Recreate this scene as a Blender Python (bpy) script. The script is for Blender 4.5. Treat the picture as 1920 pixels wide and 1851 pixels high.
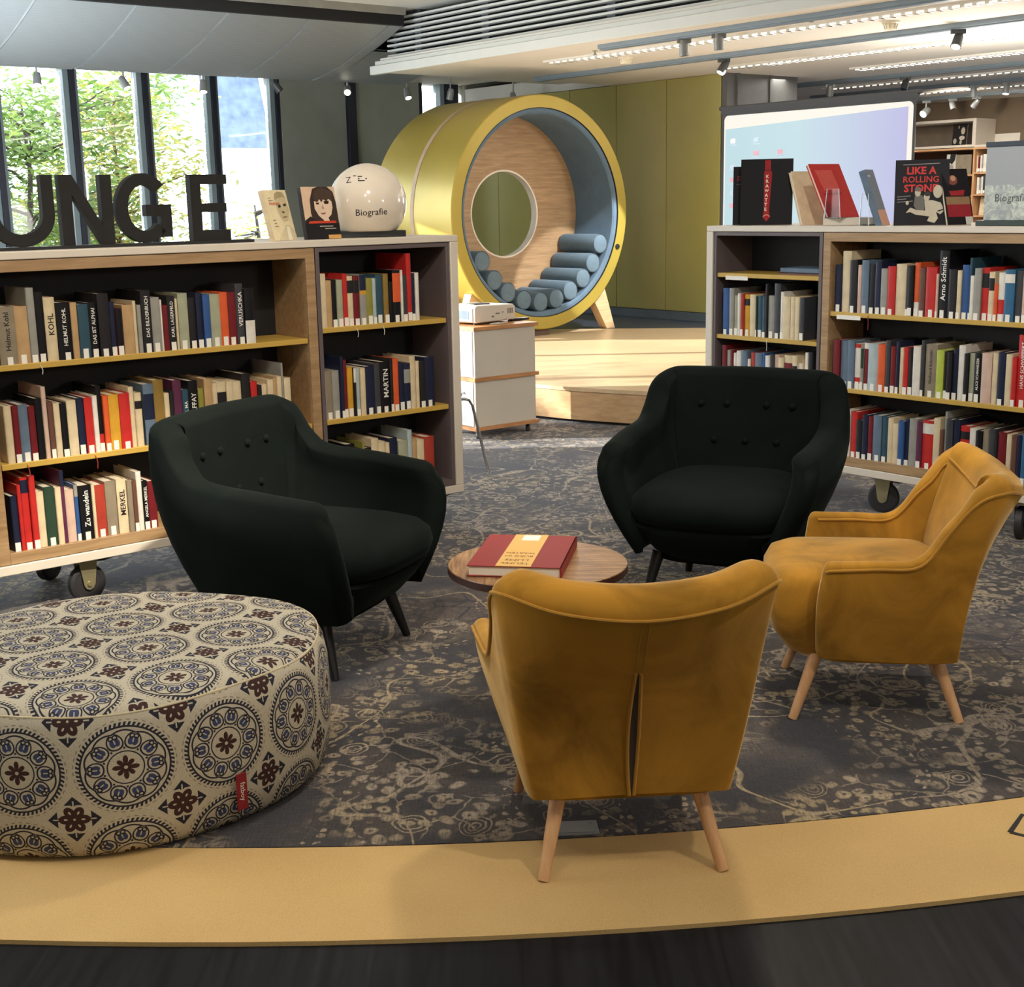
import bpy, math, random
from mathutils import Vector, Matrix
for o in list(bpy.data.objects): bpy.data.objects.remove(o, do_unlink=True)
SC = bpy.context.scene; COL = SC.collection
rad = math.radians
V3 = Vector
# ---------------------------------------------------------------- camera
cam = bpy.data.cameras.new('camera'); cam.sensor_fit = 'HORIZONTAL'; cam.sensor_width = 36; cam.lens = 46.875
cam.clip_start = .05; cam.clip_end = 300
co = bpy.data.objects.new('camera', cam); COL.objects.link(co)
co.matrix_world = Matrix.Translation((0, 0, 1.45)) @ Matrix.Rotation(rad(90-12.34), 4, 'X') @ Matrix.Rotation(rad(-1.1), 4, 'Z')
SC.camera = co
SC.view_settings.view_transform = 'Standard'; SC.view_settings.look = 'None'
SC.view_settings.exposure = 0.0; SC.view_settings.gamma = 1
try: SC.view_settings.use_curve_mapping = False
except Exception: pass
# ---------------------------------------------------------------- building grid: A along the window wall, B from it into the room
GA = rad(39.0)
uA = V3((math.cos(GA), math.sin(GA), 0)); uB = V3((math.sin(GA), -math.cos(GA), 0)); W0 = V3((-.5, 16.3, 0))
GM = Matrix(((uA.x, uB.x, 0, W0.x), (uA.y, uB.y, 0, W0.y), (0, 0, 1, 0), (0, 0, 0, 1)))
def G(a, b, z=0.): return GM @ V3((a, b, z))
# ---------------------------------------------------------------- sky, sun, lamps
wd = bpy.data.worlds.new('sky'); SC.world = wd; wd.use_nodes = True
wn = wd.node_tree.nodes; wl = wd.node_tree.links
bg = wn['Background']; bg.inputs['Color'].default_value = (.80, .90, 1, 1); bg.inputs['Strength'].default_value = 9.0
def lamp(name, typ, loc, aim, energy, col=(1, .8, .58), **kw):
    l = bpy.data.lights.new(name, typ); l.energy = energy; l.color = col
    for k, v in kw.items(): setattr(l, k, v)
    o = bpy.data.objects.new(name, l); COL.objects.link(o); o.location = loc
    o.rotation_euler = (V3(aim)-V3(loc)).to_track_quat('-Z', 'Y').to_euler()
    return o
sd = V3((1, .0, -.325))
lamp('sun', 'SUN', (-20, 10, 9), V3((-20, 10, 9))+sd, 17, (1, .96, .89), angle=rad(.6))
WARM = (1, .87, .71); SOFTW = (1, .95, .88)
# ceiling spots over the seating group
lamp('ceiling_spot', 'SPOT', (1.5, 1.3, 3.05), (.5, 3.2, 0), 100, WARM, spot_size=rad(75), spot_blend=.7, shadow_soft_size=.05)
lamp('ceiling_spot', 'SPOT', (.9, 4.8, 3.05), (.0, 2.6, 0), 165, WARM, spot_size=rad(80), spot_blend=.7, shadow_soft_size=.12)
lamp('ceiling_spot', 'SPOT', (-.6, 1.6, 3.05), (-.9, 4.4, .3), 90, WARM, spot_size=rad(80), spot_blend=.7, shadow_soft_size=.10)
lamp('ceiling_spot', 'SPOT', (-.1, 3.0, 3.05), (-1.0, 5.2, .6), 170, WARM, spot_size=rad(70), spot_blend=.6, shadow_soft_size=.05)
lamp('ceiling_spot', 'SPOT', (.9, 3.2, 3.05), (2.0, 5.6, .6), 170, SOFTW, spot_size=rad(70), spot_blend=.6, shadow_soft_size=.05)
lamp('ceiling_light', 'AREA', (.4, 3.2, 3.04), (.4, 3.2, 0), 38, SOFTW, shape='RECTANGLE', size=5, size_y=5)
for a, b, e in ((-2.1, 7.5, 40), (-.45, 8, 40), (.75, 6.5, 44), (2.6, 6, 60), (4.4, 5, 70)):
    l = lamp('ceiling_light', 'AREA', G(a, b, 2.57), G(a, b, 0), e, SOFTW, shape='RECTANGLE', size=.2, size_y=6)
    l.rotation_euler = (0, 0, GA)
lamp('ceiling_spot', 'SPOT', (.5, 2.6, 3.05), (-1.0, 4.3, .62), 900, (1, .9, .74), spot_size=rad(22), spot_blend=.8, shadow_soft_size=.04)
# fill lights added through the hall to lift ceiling and walls; no fixtures
for p, e in (((-4.5, 3.0, 2.0), 90), ((4.6, 1.5, 2.0), 90), ((5.5, 8.0, 1.9), 110), ((1.0, -2.5, 2.1), 70), ((3.6, 10.2, 1.7), 110), ((.2, 9.9, 1.3), 26)):
    lamp('hall_fill', 'POINT', p, (0, 0, 0), e, SOFTW, shadow_soft_size=.3)
for p, e in (((-3.4, 9.6, 1.5), 200), ((-4.6, 9.4, 1.6), 80), ((-3.3, 3.2, .9), 60)):
    lamp('daylight_fill', 'POINT', p, (0, 0, 0), e, (.86, .93, 1), shadow_soft_size=.3)  # cool fill added to imitate window daylight; no lamp stands there
# lamps aimed into the reading tube and onto the far wall
lamp('track_spot_light', 'SPOT', G(-1.3, 5.4, 2.52), G(-1.28, 3.60, .92), 560, (.95, .97, 1), spot_size=rad(24), spot_blend=.25, shadow_soft_size=.02)
lamp('track_spot_light', 'SPOT', G(3.3, 4.2, 2.45), G(5.8, 3.6, 1.9), 60, WARM, spot_size=rad(80), spot_blend=.7, shadow_soft_size=.03)

# ================================================================ helpers
def lin(c): return tuple(((x/12.92) if x <= .04045 else ((x+.055)/1.055)**2.4) for x in c)
def rgb(r, g, b): return lin((r/255, g/255, b/255))
class X:
    """arithmetic on shader sockets"""
    def __init__(s, t, k): s.t = t; s.k = k
    def _m(s, op, *a):
        n = s.t.nodes.new('ShaderNodeMath'); n.operation = op
        for i, v in enumerate((s,)+a):
            if isinstance(v, X): s.t.links.new(v.k, n.inputs[i])
            else: n.inputs[i].default_value = v
        return X(s.t, n.outputs[0])
    def __add__(s, o): return s._m('ADD', o)
    __radd__ = __add__
    def __sub__(s, o): return s._m('SUBTRACT', o)
    def __rsub__(s, o): return (s*-1)+o
    def __mul__(s, o): return s._m('MULTIPLY', o)
    __rmul__ = __mul__
    def __truediv__(s, o): return s._m('DIVIDE', o)
    def lt(s, o): return s._m('LESS_THAN', o)
    def gt(s, o): return s._m('GREATER_THAN', o)
    def sin(s): return s._m('SINE')
    def cos(s): return s._m('COSINE')
    def abs(s): return s._m('ABSOLUTE')
    def frac(s): return s._m('FRACT')
    def floor(s): return s._m('FLOOR')
    def sqrt(s): return s._m('SQRT')
    def pw(s, o): return s._m('POWER', o)
    def max(s, o): return s._m('MAXIMUM', o)
    def min(s, o): return s._m('MINIMUM', o)
    def at2(s, o): return s._m('ARCTAN2', o)
    def band(s, a, b): return s.gt(a)*s.lt(b)
    def ramp(s, a, b):
        n = s.t.nodes.new('ShaderNodeMapRange'); n.inputs[1].default_value = a; n.inputs[2].default_value = b
        s.t.links.new(s.k, n.inputs[0]); return X(s.t, n.outputs[0])
class M_:
    """node material builder"""
    def __init__(s, name, col=(.5, .5, .5), rough=.6, metal=0., **kw):
        s.m = bpy.data.materials.new(name); s.m.use_nodes = True; s.t = s.m.node_tree; s.N = s.t.nodes
        s.b = s.N['Principled BSDF']; s.set('Base Color', (*col, 1)); s.set('Roughness', rough); s.set('Metallic', metal)
        for k, v in kw.items(): s.set(k.replace('_', ' '), v)
    def set(s, k, v): s.b.inputs[k].default_value = v
    def link(s, k, v): s.t.links.new(v.k if isinstance(v, X) else v, s.b.inputs[k])
    def coord(s, kind='Object', sc=(1, 1, 1), rot=(0, 0, 0)):
        c = s.N.new('ShaderNodeTexCoord'); mp = s.N.new('ShaderNodeMapping')
        mp.inputs['Scale'].default_value = sc; mp.inputs['Rotation'].default_value = rot
        s.t.links.new(c.outputs[kind], mp.inputs[0]); return mp.outputs[0]
    def noise(s, vec, scale, detail=3, dist=0., rough=.5):
        n = s.N.new('ShaderNodeTexNoise'); n.inputs['Scale'].default_value = scale; n.inputs['Detail'].default_value = detail
        n.inputs['Distortion'].default_value = dist; n.inputs['Roughness'].default_value = rough
        if vec: s.t.links.new(vec, n.inputs['Vector'])
        s.last = n; return X(s.t, n.outputs['Fac'])
    def voro(s, vec, scale, feat='F1', rnd=1.):
        n = s.N.new('ShaderNodeTexVoronoi'); n.feature = feat; n.inputs['Scale'].default_value = scale; n.inputs['Randomness'].default_value = rnd
        s.t.links.new(vec, n.inputs['Vector']); s.last = n; return X(s.t, n.outputs['Distance'])
    def mix(s, f, a, b):
        n = s.N.new('ShaderNodeMix'); n.data_type = 'RGBA'
        for i, v in ((0, f), (6, a), (7, b)):
            if isinstance(v, X): s.t.links.new(v.k, n.inputs[i])
            elif hasattr(v, 'is_linked'): s.t.links.new(v, n.inputs[i])
            elif isinstance(v, (int, float)): n.inputs[i].default_value = v
            else: n.inputs[i].default_value = (*v, 1)
        return n.outputs[2]
    def bump(s, h, st=.3, d=.01):
        n = s.N.new('ShaderNodeBump'); n.inputs['Strength'].default_value = st; n.inputs['Distance'].default_value = d
        s.t.links.new(h.k, n.inputs['Height']); s.t.links.new(n.outputs[0], s.b.inputs['Normal'])
def plain(name, col, rough=.6, metal=0., var=.12, scale=6., **kw):
    m = M_(name, col, rough, metal, **kw); v = m.coord()
    n = m.noise(v, scale, 4); m.link('Base Color', m.mix(n.ramp(.3, .7), tuple(c*(1-var) for c in col), tuple(min(1, c*(1+var)) for c in col)))
    return m.m
def wood(name, c1, c2, rough=.45, sc=(1.2, 14, 14), scale=3.):
    m = M_(name, c1, rough); v = m.coord('Object', sc); n = m.noise(v, scale, 6, .8); n2 = m.noise(v, scale*5, 3)
    m.link('Base Color', m.mix((n*.75+n2*.25).ramp(.32, .68), c1, c2)); m.bump(n2, .08, .002); return m.m
def velvet(name, c, sheen, stint, nap=.35, scale=5.):
    m = M_(name, c, .85); m.set('Sheen Weight', sheen); m.set('Sheen Roughness', .35); m.set('Sheen Tint', (*stint, 1)); m.set('Specular IOR Level', .1)
    v = m.coord(); n = m.noise(v, scale, 5, 1.2, .6); f = m.noise(v, 260, 2)
    m.link('Base Color', m.mix(n.ramp(.34, .62), tuple(x*(1-nap) for x in c), tuple(min(1, x*(1+nap*.35)) for x in c)))
    m.bump(f, .12, .002); return m.m
def emit(name, col, st):
    m = M_(name, (0, 0, 0), .5); m.set('Emission Color', (*col, 1)); m.set('Emission Strength', st); return m.m
def glassy(name, tint=(1, 1, 1), gloss=.08):
    m = bpy.data.materials.new(name); m.use_nodes = True; t = m.node_tree; N = t.nodes
    for n in list(N):
        if n.type == 'BSDF_PRINCIPLED': N.remove(n)
    a = N.new('ShaderNodeBsdfTransparent'); a.inputs[0].default_value = (*tint, 1); g = N.new('ShaderNodeBsdfGlossy'); g.inputs['Roughness'].default_value = .02
    f = N.new('ShaderNodeFresnel'); f.inputs[0].default_value = 1.45; mx = N.new('ShaderNodeMixShader')
    t.links.new(f.outputs[0], mx.inputs[0]); t.links.new(a.outputs[0], mx.inputs[1]); t.links.new(g.outputs[0], mx.inputs[2])
    t.links.new(mx.outputs[0], N['Material Output'].inputs[0]); return m

class MB:
    """collects geometry; build() links it as ONE mesh object"""
    def __init__(s): s.v = []; s.f = []; s.mi = []; s.uv = {}
    def add(s, vs, fs, m=0, M=None):
        o = len(s.v)
        s.v += [tuple(M @ V3(p)) if M is not None else tuple(p) for p in vs]
        for f in fs: s.f.append([i+o for i in f]); s.mi.append(m)
    def box(s, x0, x1, y0, y1, z0, z1, m=0, M=None):
        s.add([(x, y, z) for z in (z0, z1) for y in (y0, y1) for x in (x0, x1)],
              [(0, 2, 3, 1), (4, 5, 7, 6), (0, 1, 5, 4), (2, 6, 7, 3), (0, 4, 6, 2), (1, 3, 7, 5)], m, M); return s
    def cyl(s, p0, p1, r0, r1=None, n=20, m=0, M=None):
        r1 = r0 if r1 is None else r1; p0 = V3(p0); p1 = V3(p1); d = (p1-p0).normalized()
        a = d.orthogonal().normalized(); b = d.cross(a); vs = []
        for p, r in ((p0, r0), (p1, r1)):
            for i in range(n):
                t = 2*math.pi*i/n; vs.append(p+(a*math.cos(t)+b*math.sin(t))*r)
        fs = [(i, (i+1) % n, n+(i+1) % n, n+i) for i in range(n)]+[list(range(n-1, -1, -1)), list(range(n, 2*n))]
        s.add(vs, fs, m, M); return s
    def tube(s, pts, r, n=10, m=0, M=None):
        pts = [V3(p) for p in pts]; rows = []; a = None
        for i, p in enumerate(pts):
            d = (pts[min(i+1, len(pts)-1)]-pts[max(i-1, 0)]).normalized()
            a = d.orthogonal().normalized() if a is None else (a-d*a.dot(d)).normalized()
            b = d.cross(a); rr = r[i] if isinstance(r, (list, tuple)) else r
            rows.append([p+(a*math.cos(2*math.pi*k/n)+b*math.sin(2*math.pi*k/n))*rr for k in range(n)])
        s.grid(rows, closev=True, m=m, M=M, caps=True); return s
    def grid(s, rows, closeu=False, closev=False, m=0, M=None, caps=False):
        nu = len(rows); nv = len(rows[0]); vs = [p for r in rows for p in r]; fs = []
        for i in range(nu if closeu else nu-1):
            for j in range(nv if closev else nv-1):
                i2 = (i+1) % nu; j2 = (j+1) % nv; fs.append((i*nv+j, i*nv+j2, i2*nv+j2, i2*nv+j))
        if caps: fs += [list(range(nv-1, -1, -1)), list(range((nu-1)*nv, nu*nv))]
        s.add(vs, fs, m, M); return s
    def lathe(s, prof, n=32, m=0, M=None, axis='Z', closed=False):
        rows = []
        for i in range(n):
            c, q = math.cos(2*math.pi*i/n), math.sin(2*math.pi*i/n)
            rows.append([(r*c, r*q, z) if axis == 'Z' else (r*c, z, r*q) for r, z in prof])
        s.grid(rows, closeu=True, closev=closed, m=m, M=M); return s
    def prism(s, poly, t0, t1, axis='y', m=0, M=None):
        """poly in (x,z) for axis y, (x,y) for axis z, (y,z) for axis x"""
        f = {'y': lambda p, t: (p[0], t, p[1]), 'z': lambda p, t: (p[0], p[1], t), 'x': lambda p, t: (t, p[0], p[1])}[axis]
        n = len(poly); s.add([f(p, t0) for p in poly]+[f(p, t1) for p in poly],
              [list(range(n-1, -1, -1)), list(range(n, 2*n))]+[(i, (i+1) % n, n+(i+1) % n, n+i) for i in range(n)], m, M); return s
    def ribbon(s, pts, w, y0, y1, m=0, M=None):
        """stroke of width w along 2-D points (x,z), extruded in y"""
        L = []; R = []
        for i, p in enumerate(pts):
            a = pts[max(i-1, 0)]; b = pts[min(i+1, len(pts)-1)]; dx, dz = b[0]-a[0], b[1]-a[1]; l = math.hypot(dx, dz)
            nx, nz = -dz/l*w/2, dx/l*w/2; L.append((p[0]+nx, p[1]+nz)); R.append((p[0]-nx, p[1]-nz))
        rows = [[(l[0], y0, l[1]), (l[0], y1, l[1]), (r[0], y1, r[1]), (r[0], y0, r[1])] for l, r in zip(L, R)]
        s.grid(rows, closev=True, m=m, M=M, caps=True); return s
    def build(s, name, mats, parent=None, loc=None, rz=None, bevel=0, smooth=40, uv=None, fix=True, M=None):
        if M is not None:
            q = parent.location if parent else V3((0, 0, 0)); s.v = [tuple(M @ V3(p)-q) for p in s.v]
        me = bpy.data.meshes.new(name); me.from_pydata(s.v, [], s.f)
        mats = mats if isinstance(mats, (list, tuple)) else [mats]
        for m in mats: me.materials.append(m)
        if len(mats) > 1: me.polygons.foreach_set('material_index', s.mi)
        if uv:
            l = me.uv_layers.new(name='UVMap')
            for p in me.polygons:
                for li, vi in zip(p.loop_indices, p.vertices): l.data[li].uv = uv(me.vertices[vi].co, p)
        if fix:
            import bmesh
            bm = bmesh.new(); bm.from_mesh(me); bmesh.ops.recalc_face_normals(bm, faces=bm.faces); bm.to_mesh(me); bm.free()
        if smooth:
            me.polygons.foreach_set('use_smooth', [True]*len(me.polygons)); me.set_sharp_from_angle(angle=rad(smooth))
        o = bpy.data.objects.new(name, me); COL.objects.link(o)
        if parent: o.parent = parent
        if loc is not None: o.location = loc
        if rz is not None: o.rotation_euler = (0, 0, rz)
        if bevel:
            b = o.modifiers.new('bevel', 'BEVEL'); b.width = bevel; b.segments = 2; b.limit_method = 'ANGLE'; b.angle_limit = rad(50)
        return o
def tag(o, label, cat, group=None, kind=None):
    if label: o['label'] = label
    if cat: o['category'] = cat
    if group: o['group'] = group
    if kind: o['kind'] = kind
    return o
def thing(name, label, cat, loc=(0, 0, 0), rz=0., group=None):
    o = bpy.data.objects.new(name, None); COL.objects.link(o); o.location = loc; o.rotation_euler = (0, 0, rz); o.empty_display_size = .1
    return tag(o, label, cat, group)
def struct(name, mb, mats, loc=None, M=None, **kw):
    o = mb.build(name, mats, M=M, **kw)
    o['kind'] = 'structure'; return o
def copy_tree(o, parent=None):
    c = o.copy(); COL.objects.link(c)
    if parent: c.parent = parent
    for ch in list(o.children): copy_tree(ch, c)
    return c
_T = {}
def text_mesh(body, bold=0., res=2):
    k = (body, bold)
    if k not in _T:
        cu = bpy.data.curves.new('t', 'FONT'); cu.body = body; cu.size = 1; cu.offset = bold; cu.resolution_u = res; cu.align_x = 'CENTER'; cu.align_y = 'CENTER'
        o = bpy.data.objects.new('t', cu); COL.objects.link(o)
        me = o.evaluated_get(bpy.context.evaluated_depsgraph_get()).to_mesh()
        vs = [tuple(v.co) for v in me.vertices]; fs = [tuple(p.vertices) for p in me.polygons]
        bpy.data.objects.remove(o); bpy.data.curves.remove(cu)
        xs = [v[0] for v in vs] or [0, 1]; ys = [v[1] for v in vs] or [0, 1]; cx = (min(xs)+max(xs))/2; cy = (min(ys)+max(ys))/2
        _T[k] = ([(x-cx, y-cy, 0) for x, y, z in vs], fs, max(xs)-min(xs), max(ys)-min(ys))
    return _T[k]
def frame(o, xr, up):
    """matrix whose x runs along xr, y along up, z out of the page"""
    xr = V3(xr).normalized(); up = V3(up); up = (up-xr*up.dot(xr)).normalized(); z = xr.cross(up)
    return Matrix(((xr.x, up.x, z.x, o[0]), (xr.y, up.y, z.y, o[1]), (xr.z, up.z, z.z, o[2]), (0, 0, 0, 1)))
def put_text(mb, body, w, h, F, m=0, bold=0., keep=True):
    vs, fs, tw, th = text_mesh(body, bold); sx = w/tw; sy = h/th
    if keep: sx = sy = min(sx, sy)
    mb.add([(x*sx, y*sy, 0) for x, y, z in vs], fs, m, F)
def crom(keys, sub):
    out = []
    for i in range(len(keys)-1):
        p0 = keys[max(i-1, 0)]; p1 = keys[i]; p2 = keys[i+1]; p3 = keys[min(i+2, len(keys)-1)]
        for k in range(sub):
            t = k/sub
            out.append([.5*(2*b+(c-a)*t+(2*a-5*b+4*c-d)*t*t+(3*b-a-3*c+d)*t**3) for a, b, c, d in zip(p0, p1, p2, p3)])
    out.append(list(keys[-1])); return out
# ---------------------------------------------------------------- shared materials
WHITE = plain('white_laminate', rgb(218, 208, 192), .4, var=.02)
OAK = wood('oak', rgb(146, 114, 78), rgb(180, 148, 108))
OAKL = wood('light_oak', rgb(196, 160, 118), rgb(222, 192, 150), .35)
OAKD = wood('walnut', rgb(104, 70, 42), rgb(158, 116, 74), .35, (1.2, 10, 10))
BEECH = wood('beech', rgb(196, 146, 100), rgb(216, 172, 126), .4, (10, 10, 1))
YEL = plain('shelf_yellow', rgb(196, 160, 74), .45, var=.05)
DKFR = plain('grey_brown_laminate', rgb(98, 86, 86), .5, var=.05)
BLK = plain('black_matte', (.006, .006, .007), .6, var=.1)
BLKG = plain('black_gloss', (.008, .008, .009), .25, var=.1)
STEEL = plain('brushed_steel', (.55, .55, .56), .3, 1., var=.1)
CHROME = plain('chrome', (.75, .75, .76), .12, 1., var=.03)
ZINC = plain('zinc_plate', rgb(190, 180, 140), .35, .7, var=.1)
RUB = plain('dark_rubber', rgb(46, 44, 46), .55, var=.1)
GREY = plain('grey_paint', rgb(150, 152, 150), .6, var=.04)
DGREY = plain('dark_grey_paint', rgb(58, 60, 64), .6, var=.06)
CEILW = plain('ceiling_white', rgb(226, 222, 212), .8, var=.02)
PAPER = plain('paper', rgb(226, 216, 196), .8, var=.05)
LABELW = plain('label_white', rgb(238, 234, 222), .6, var=.03)
INK = plain('ink_black', (.01, .01, .012), .6, var=.05)
INKW = plain('ink_white', rgb(235, 232, 222), .6, var=.03)
# ================================================================ floor, carpets, platform
m = M_('dark_floor', (.012, .013, .016), .5, Specular_IOR_Level=.18); v = m.coord('Object', (14, .9, 1), (0, 0, rad(35))); n = m.noise(v, 3, 6, .4)
m.link('Base Color', m.mix(n.ramp(.35, .7), (.0055, .006, .0075), (.015, .0165, .020))); m.bump(n, .08, .002); FLOORM = m.m
struct('floor', MB().box(-14, 18, -7, 24, -.1, 0), FLOORM)
def disc(r, z0, z1, c, n=220, r0=None):
    mb = MB(); P = [(c[0]+r*math.cos(2*math.pi*i/n), c[1]+r*math.sin(2*math.pi*i/n)) for i in range(n)]
    if r0 is None: mb.prism(P, z0, z1, 'z'); return mb
    Q = [(c[0]+r0*math.cos(2*math.pi*i/n), c[1]+r0*math.sin(2*math.pi*i/n)) for i in range(n)]
    mb.grid([[(*p, z0), (*p, z1), (*q, z1), (*q, z0)] for p, q in zip(P, Q)], closeu=True, closev=True); return mb
CC = (-.40, 9.92)
m = M_('sand_carpet', rgb(200, 166, 106), .95); v = m.coord(); n = m.noise(v, 320, 3); n2 = m.noise(v, 2.5, 3)
m.link('Base Color', m.mix((n*.6+n2*.4).ramp(.3, .7), rgb(186, 152, 96), rgb(210, 178, 120))); m.bump(n, .25, .003); SAND = m.m
def sector(r, a0, a1, n=120): return [(CC[0]+r*math.cos(rad(a0+(a1-a0)*i/n)), CC[1]+r*math.sin(rad(a0+(a1-a0)*i/n))) for i in range(n+1)]
def clip(P, f):
    out = []
    for i, p in enumerate(P):
        q = P[(i+1) % len(P)]; fp, fq = f(p), f(q)
        if fp >= 0: out.append(p)
        if fp*fq < 0: t_ = fp/(fp-fq); out.append((p[0]+(q[0]-p[0])*t_, p[1]+(q[1]-p[1])*t_))
    return out
def carp_poly(): 
    P = sector(7.10, 0, 359, 240); P = clip(P, lambda p: (V3((*p, 0))-W0).dot(uB)-3.2); return clip(P, lambda p: -.4-(V3((*p, 0))-W0).dot(uA))
bq = MB(); bq.grid([[(*p, 0), (*p, .010), (*q, .010), (*q, 0)] for p, q in zip(sector(7.50, 195, 345), sector(7.101, 195, 345))], closev=True, caps=True)
tag(bq.build('carpet_border', SAND), 'plain sand coloured curved carpet band edging the patterned carpet in front', 'carpet')
# vintage patterned carpet
m = M_('vintage_carpet', (.1, .1, .1), .95, Sheen_Weight=.15, Sheen_Roughness=.4, Sheen_Tint=(.82, .84, .92, 1)); c = m.coord('Object')
w = m.N.new('ShaderNodeVectorMath'); w.operation = 'ADD'; wz = m.noise(c, 2.2, 2); wn_ = m.N.new('ShaderNodeVectorMath'); wn_.operation = 'SCALE'; wn_.inputs['Scale'].default_value = .16
m.t.links.new(m.last.outputs['Color'], wn_.inputs[0]); m.t.links.new(c, w.inputs[0]); m.t.links.new(wn_.outputs[0], w.inputs[1]); wv = w.outputs[0]
big = m.noise(c, 1.15, 2); mid = m.noise(c, 4.2, 3); fine = m.noise(c, 46, 5, .6, .75); grit = m.noise(c, 170, 2)
wc = m.coord('Object', (60, 7, 1), (0, 0, .5)); weave = m.noise(wc, 3, 4); wc2 = m.coord('Object', (7, 60, 1), (0, 0, .5)); weave2 = m.noise(wc2, 3, 4)
wz2 = m.N.new('ShaderNodeVectorMath'); wz2.operation = 'ADD'; ws2 = m.N.new('ShaderNodeVectorMath'); ws2.operation = 'SCALE'; ws2.inputs['Scale'].default_value = .035
m.noise(c, 16, 2); m.t.links.new(m.last.outputs['Color'], ws2.inputs[0]); m.t.links.new(wv, wz2.inputs[0]); m.t.links.new(ws2.outputs[0], wz2.inputs[1]); wv2 = wz2.outputs[0]
dens = (big*.6+mid*.4).ramp(.43, .55)                 # where ornament gathers
d1 = m.voro(wv, 3.0, 'F1', .85); ros = (d1*78).sin().ramp(.15, .75)*d1.lt(.24)*dens.ramp(.1, .6)
d1b = m.voro(wv2, 7.5, 'F1', .9); ros2 = (d1b*60).sin().ramp(.2, .8)*d1b.lt(.36)*dens
pet = m.voro(wv2, 21, 'F1', 1.); leaf = (.46-pet).ramp(0., .12)*(pet-.10).ramp(0., .06)*dens
ed = m.voro(wv2, 6, 'DISTANCE_TO_EDGE', 1.); scroll = (.020-ed).ramp(0, .012)*dens*m.noise(c, 7, 1).ramp(.42, .5)
vn = m.noise(c, 1.9, 1, .5); vine = (.0065-(vn-.5).abs()).ramp(0, .003)
beads = (m.noise(c, 2.3, 0)-.52).abs().band(.010, .028)*(.40-m.voro(c, 30, 'F1', .25)).ramp(0, .08)
cr = m.voro(wv, 8, 'DISTANCE_TO_EDGE', 1.); crack = (cr-.035).ramp(0, .03)*(1-dens)*m.noise(c, .8, 1).ramp(.5, .6)
fade = (fine*.62+weave*.38).ramp(.34, .56)
orn = (ros.max(ros2).max(leaf).max(scroll)*.92).max(vine*.9).max(beads*.9)*fade
tone = ((weave+weave2)*.35+grit*.3).ramp(.28, .74)
base = m.mix(tone, (.009, .009, .012), (.060, .058, .066))
base = m.mix(mid.ramp(.40, .62)*.65, X(m.t, base), X(m.t, m.mix(tone, (.020, .015, .013), (.135, .112, .092))))
base = m.mix(crack*.45*fade, X(m.t, base), (.19, .145, .12))
col = m.mix(orn*.92, X(m.t, base), X(m.t, m.mix(m.noise(c, 2.1, 2).ramp(.42, .6), (.46, .36, .21), (.40, .33, .25))))
m.link('Base Color', X(m.t, col)); m.bump(fine, .3, .003); CARP = m.m
tag(MB().prism(carp_poly(), 0, .012, 'z').build('carpet', CARP), 'dark vintage patterned carpet with worn beige ornament under the seating group', 'carpet')
mb = MB(); h = .075; mb.ribbon([(-h, 0), (0, h), (h, 0), (0, -h), (-h, 0)], .012, 0, .001)
tag(mb.build('floor_marking', INK, loc=(1.205, 2.84, .0115), fix=True), 'small black diamond outline marked on the sand carpet border at right', 'floor marking').rotation_euler = (rad(-90), 0, rad(10))
mb = MB().box(-.055, .055, -.035, .035, 0, .0025); mb.box(-.045, .045, -.026, .026, .0025, .0035); mb.cyl((.04, .02, .0025), (.04, .02, .0045), .004)
tag(mb.build('floor_outlet', plain('outlet_grey', rgb(128, 130, 130), .45), loc=(.132, 2.885, .012), rz=.06, bevel=.001), 'flat grey floor outlet cover on the carpet under the front mustard chair', 'floor outlet')
# raised platform: oak stage in front, dark floor behind it
PF = [(-1.2, 9.95), (.05, 9.02), (.21, 8.88), (.35, 8.765), (.5, 8.665), (.7, 8.55), (.9, 8.445), (1.2, 8.29), (1.7, 8.06), (2.3, 7.82), (2.9, 7.62), (4.2, 9.4), (2.3, 12.6), (.55, 12.82), (-1.4, 12.9)]
pf = thing('platform', 'low oak stage with curved front step between the two bookcases', 'platform', (0, 0, 0))
MB().prism([(x, y) for x, y in PF], .225, .25, 'z').build('deck', wood('stage_deck', rgb(196, 168, 130), rgb(214, 188, 152), .32, (1, 14, 14)), pf)
cx, cy = 1.2, 10.6
MB().prism([(x+(cx-x)*.004, y+(cy-y)*.004) for x, y in PF], .035, .222, 'z').build('front_panel', wood('stage_front', rgb(176, 140, 100), rgb(204, 168, 124), .4, (3, 3, 16)), pf)
MB().prism([(x+(cx-x)*.03, y+(cy-y)*.03) for x, y in PF], 0.012, .035, 'z').build('recessed_base', BLK, pf)
RF = [(-1.42, 12.92), (.55, 12.83), (2.31, 12.61), (4.21, 9.41), G(9, 9)[:2], G(8, -.0)[:2], G(.0, .0)[:2], G(-6, 0)[:2], (-4.4, 11.2)]
struct('floor_back', MB().prism([tuple(p) for p in RF], 0.013, .248, 'z'), plain('blue_grey_floor', rgb(58, 66, 84), .35, var=.1))
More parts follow.
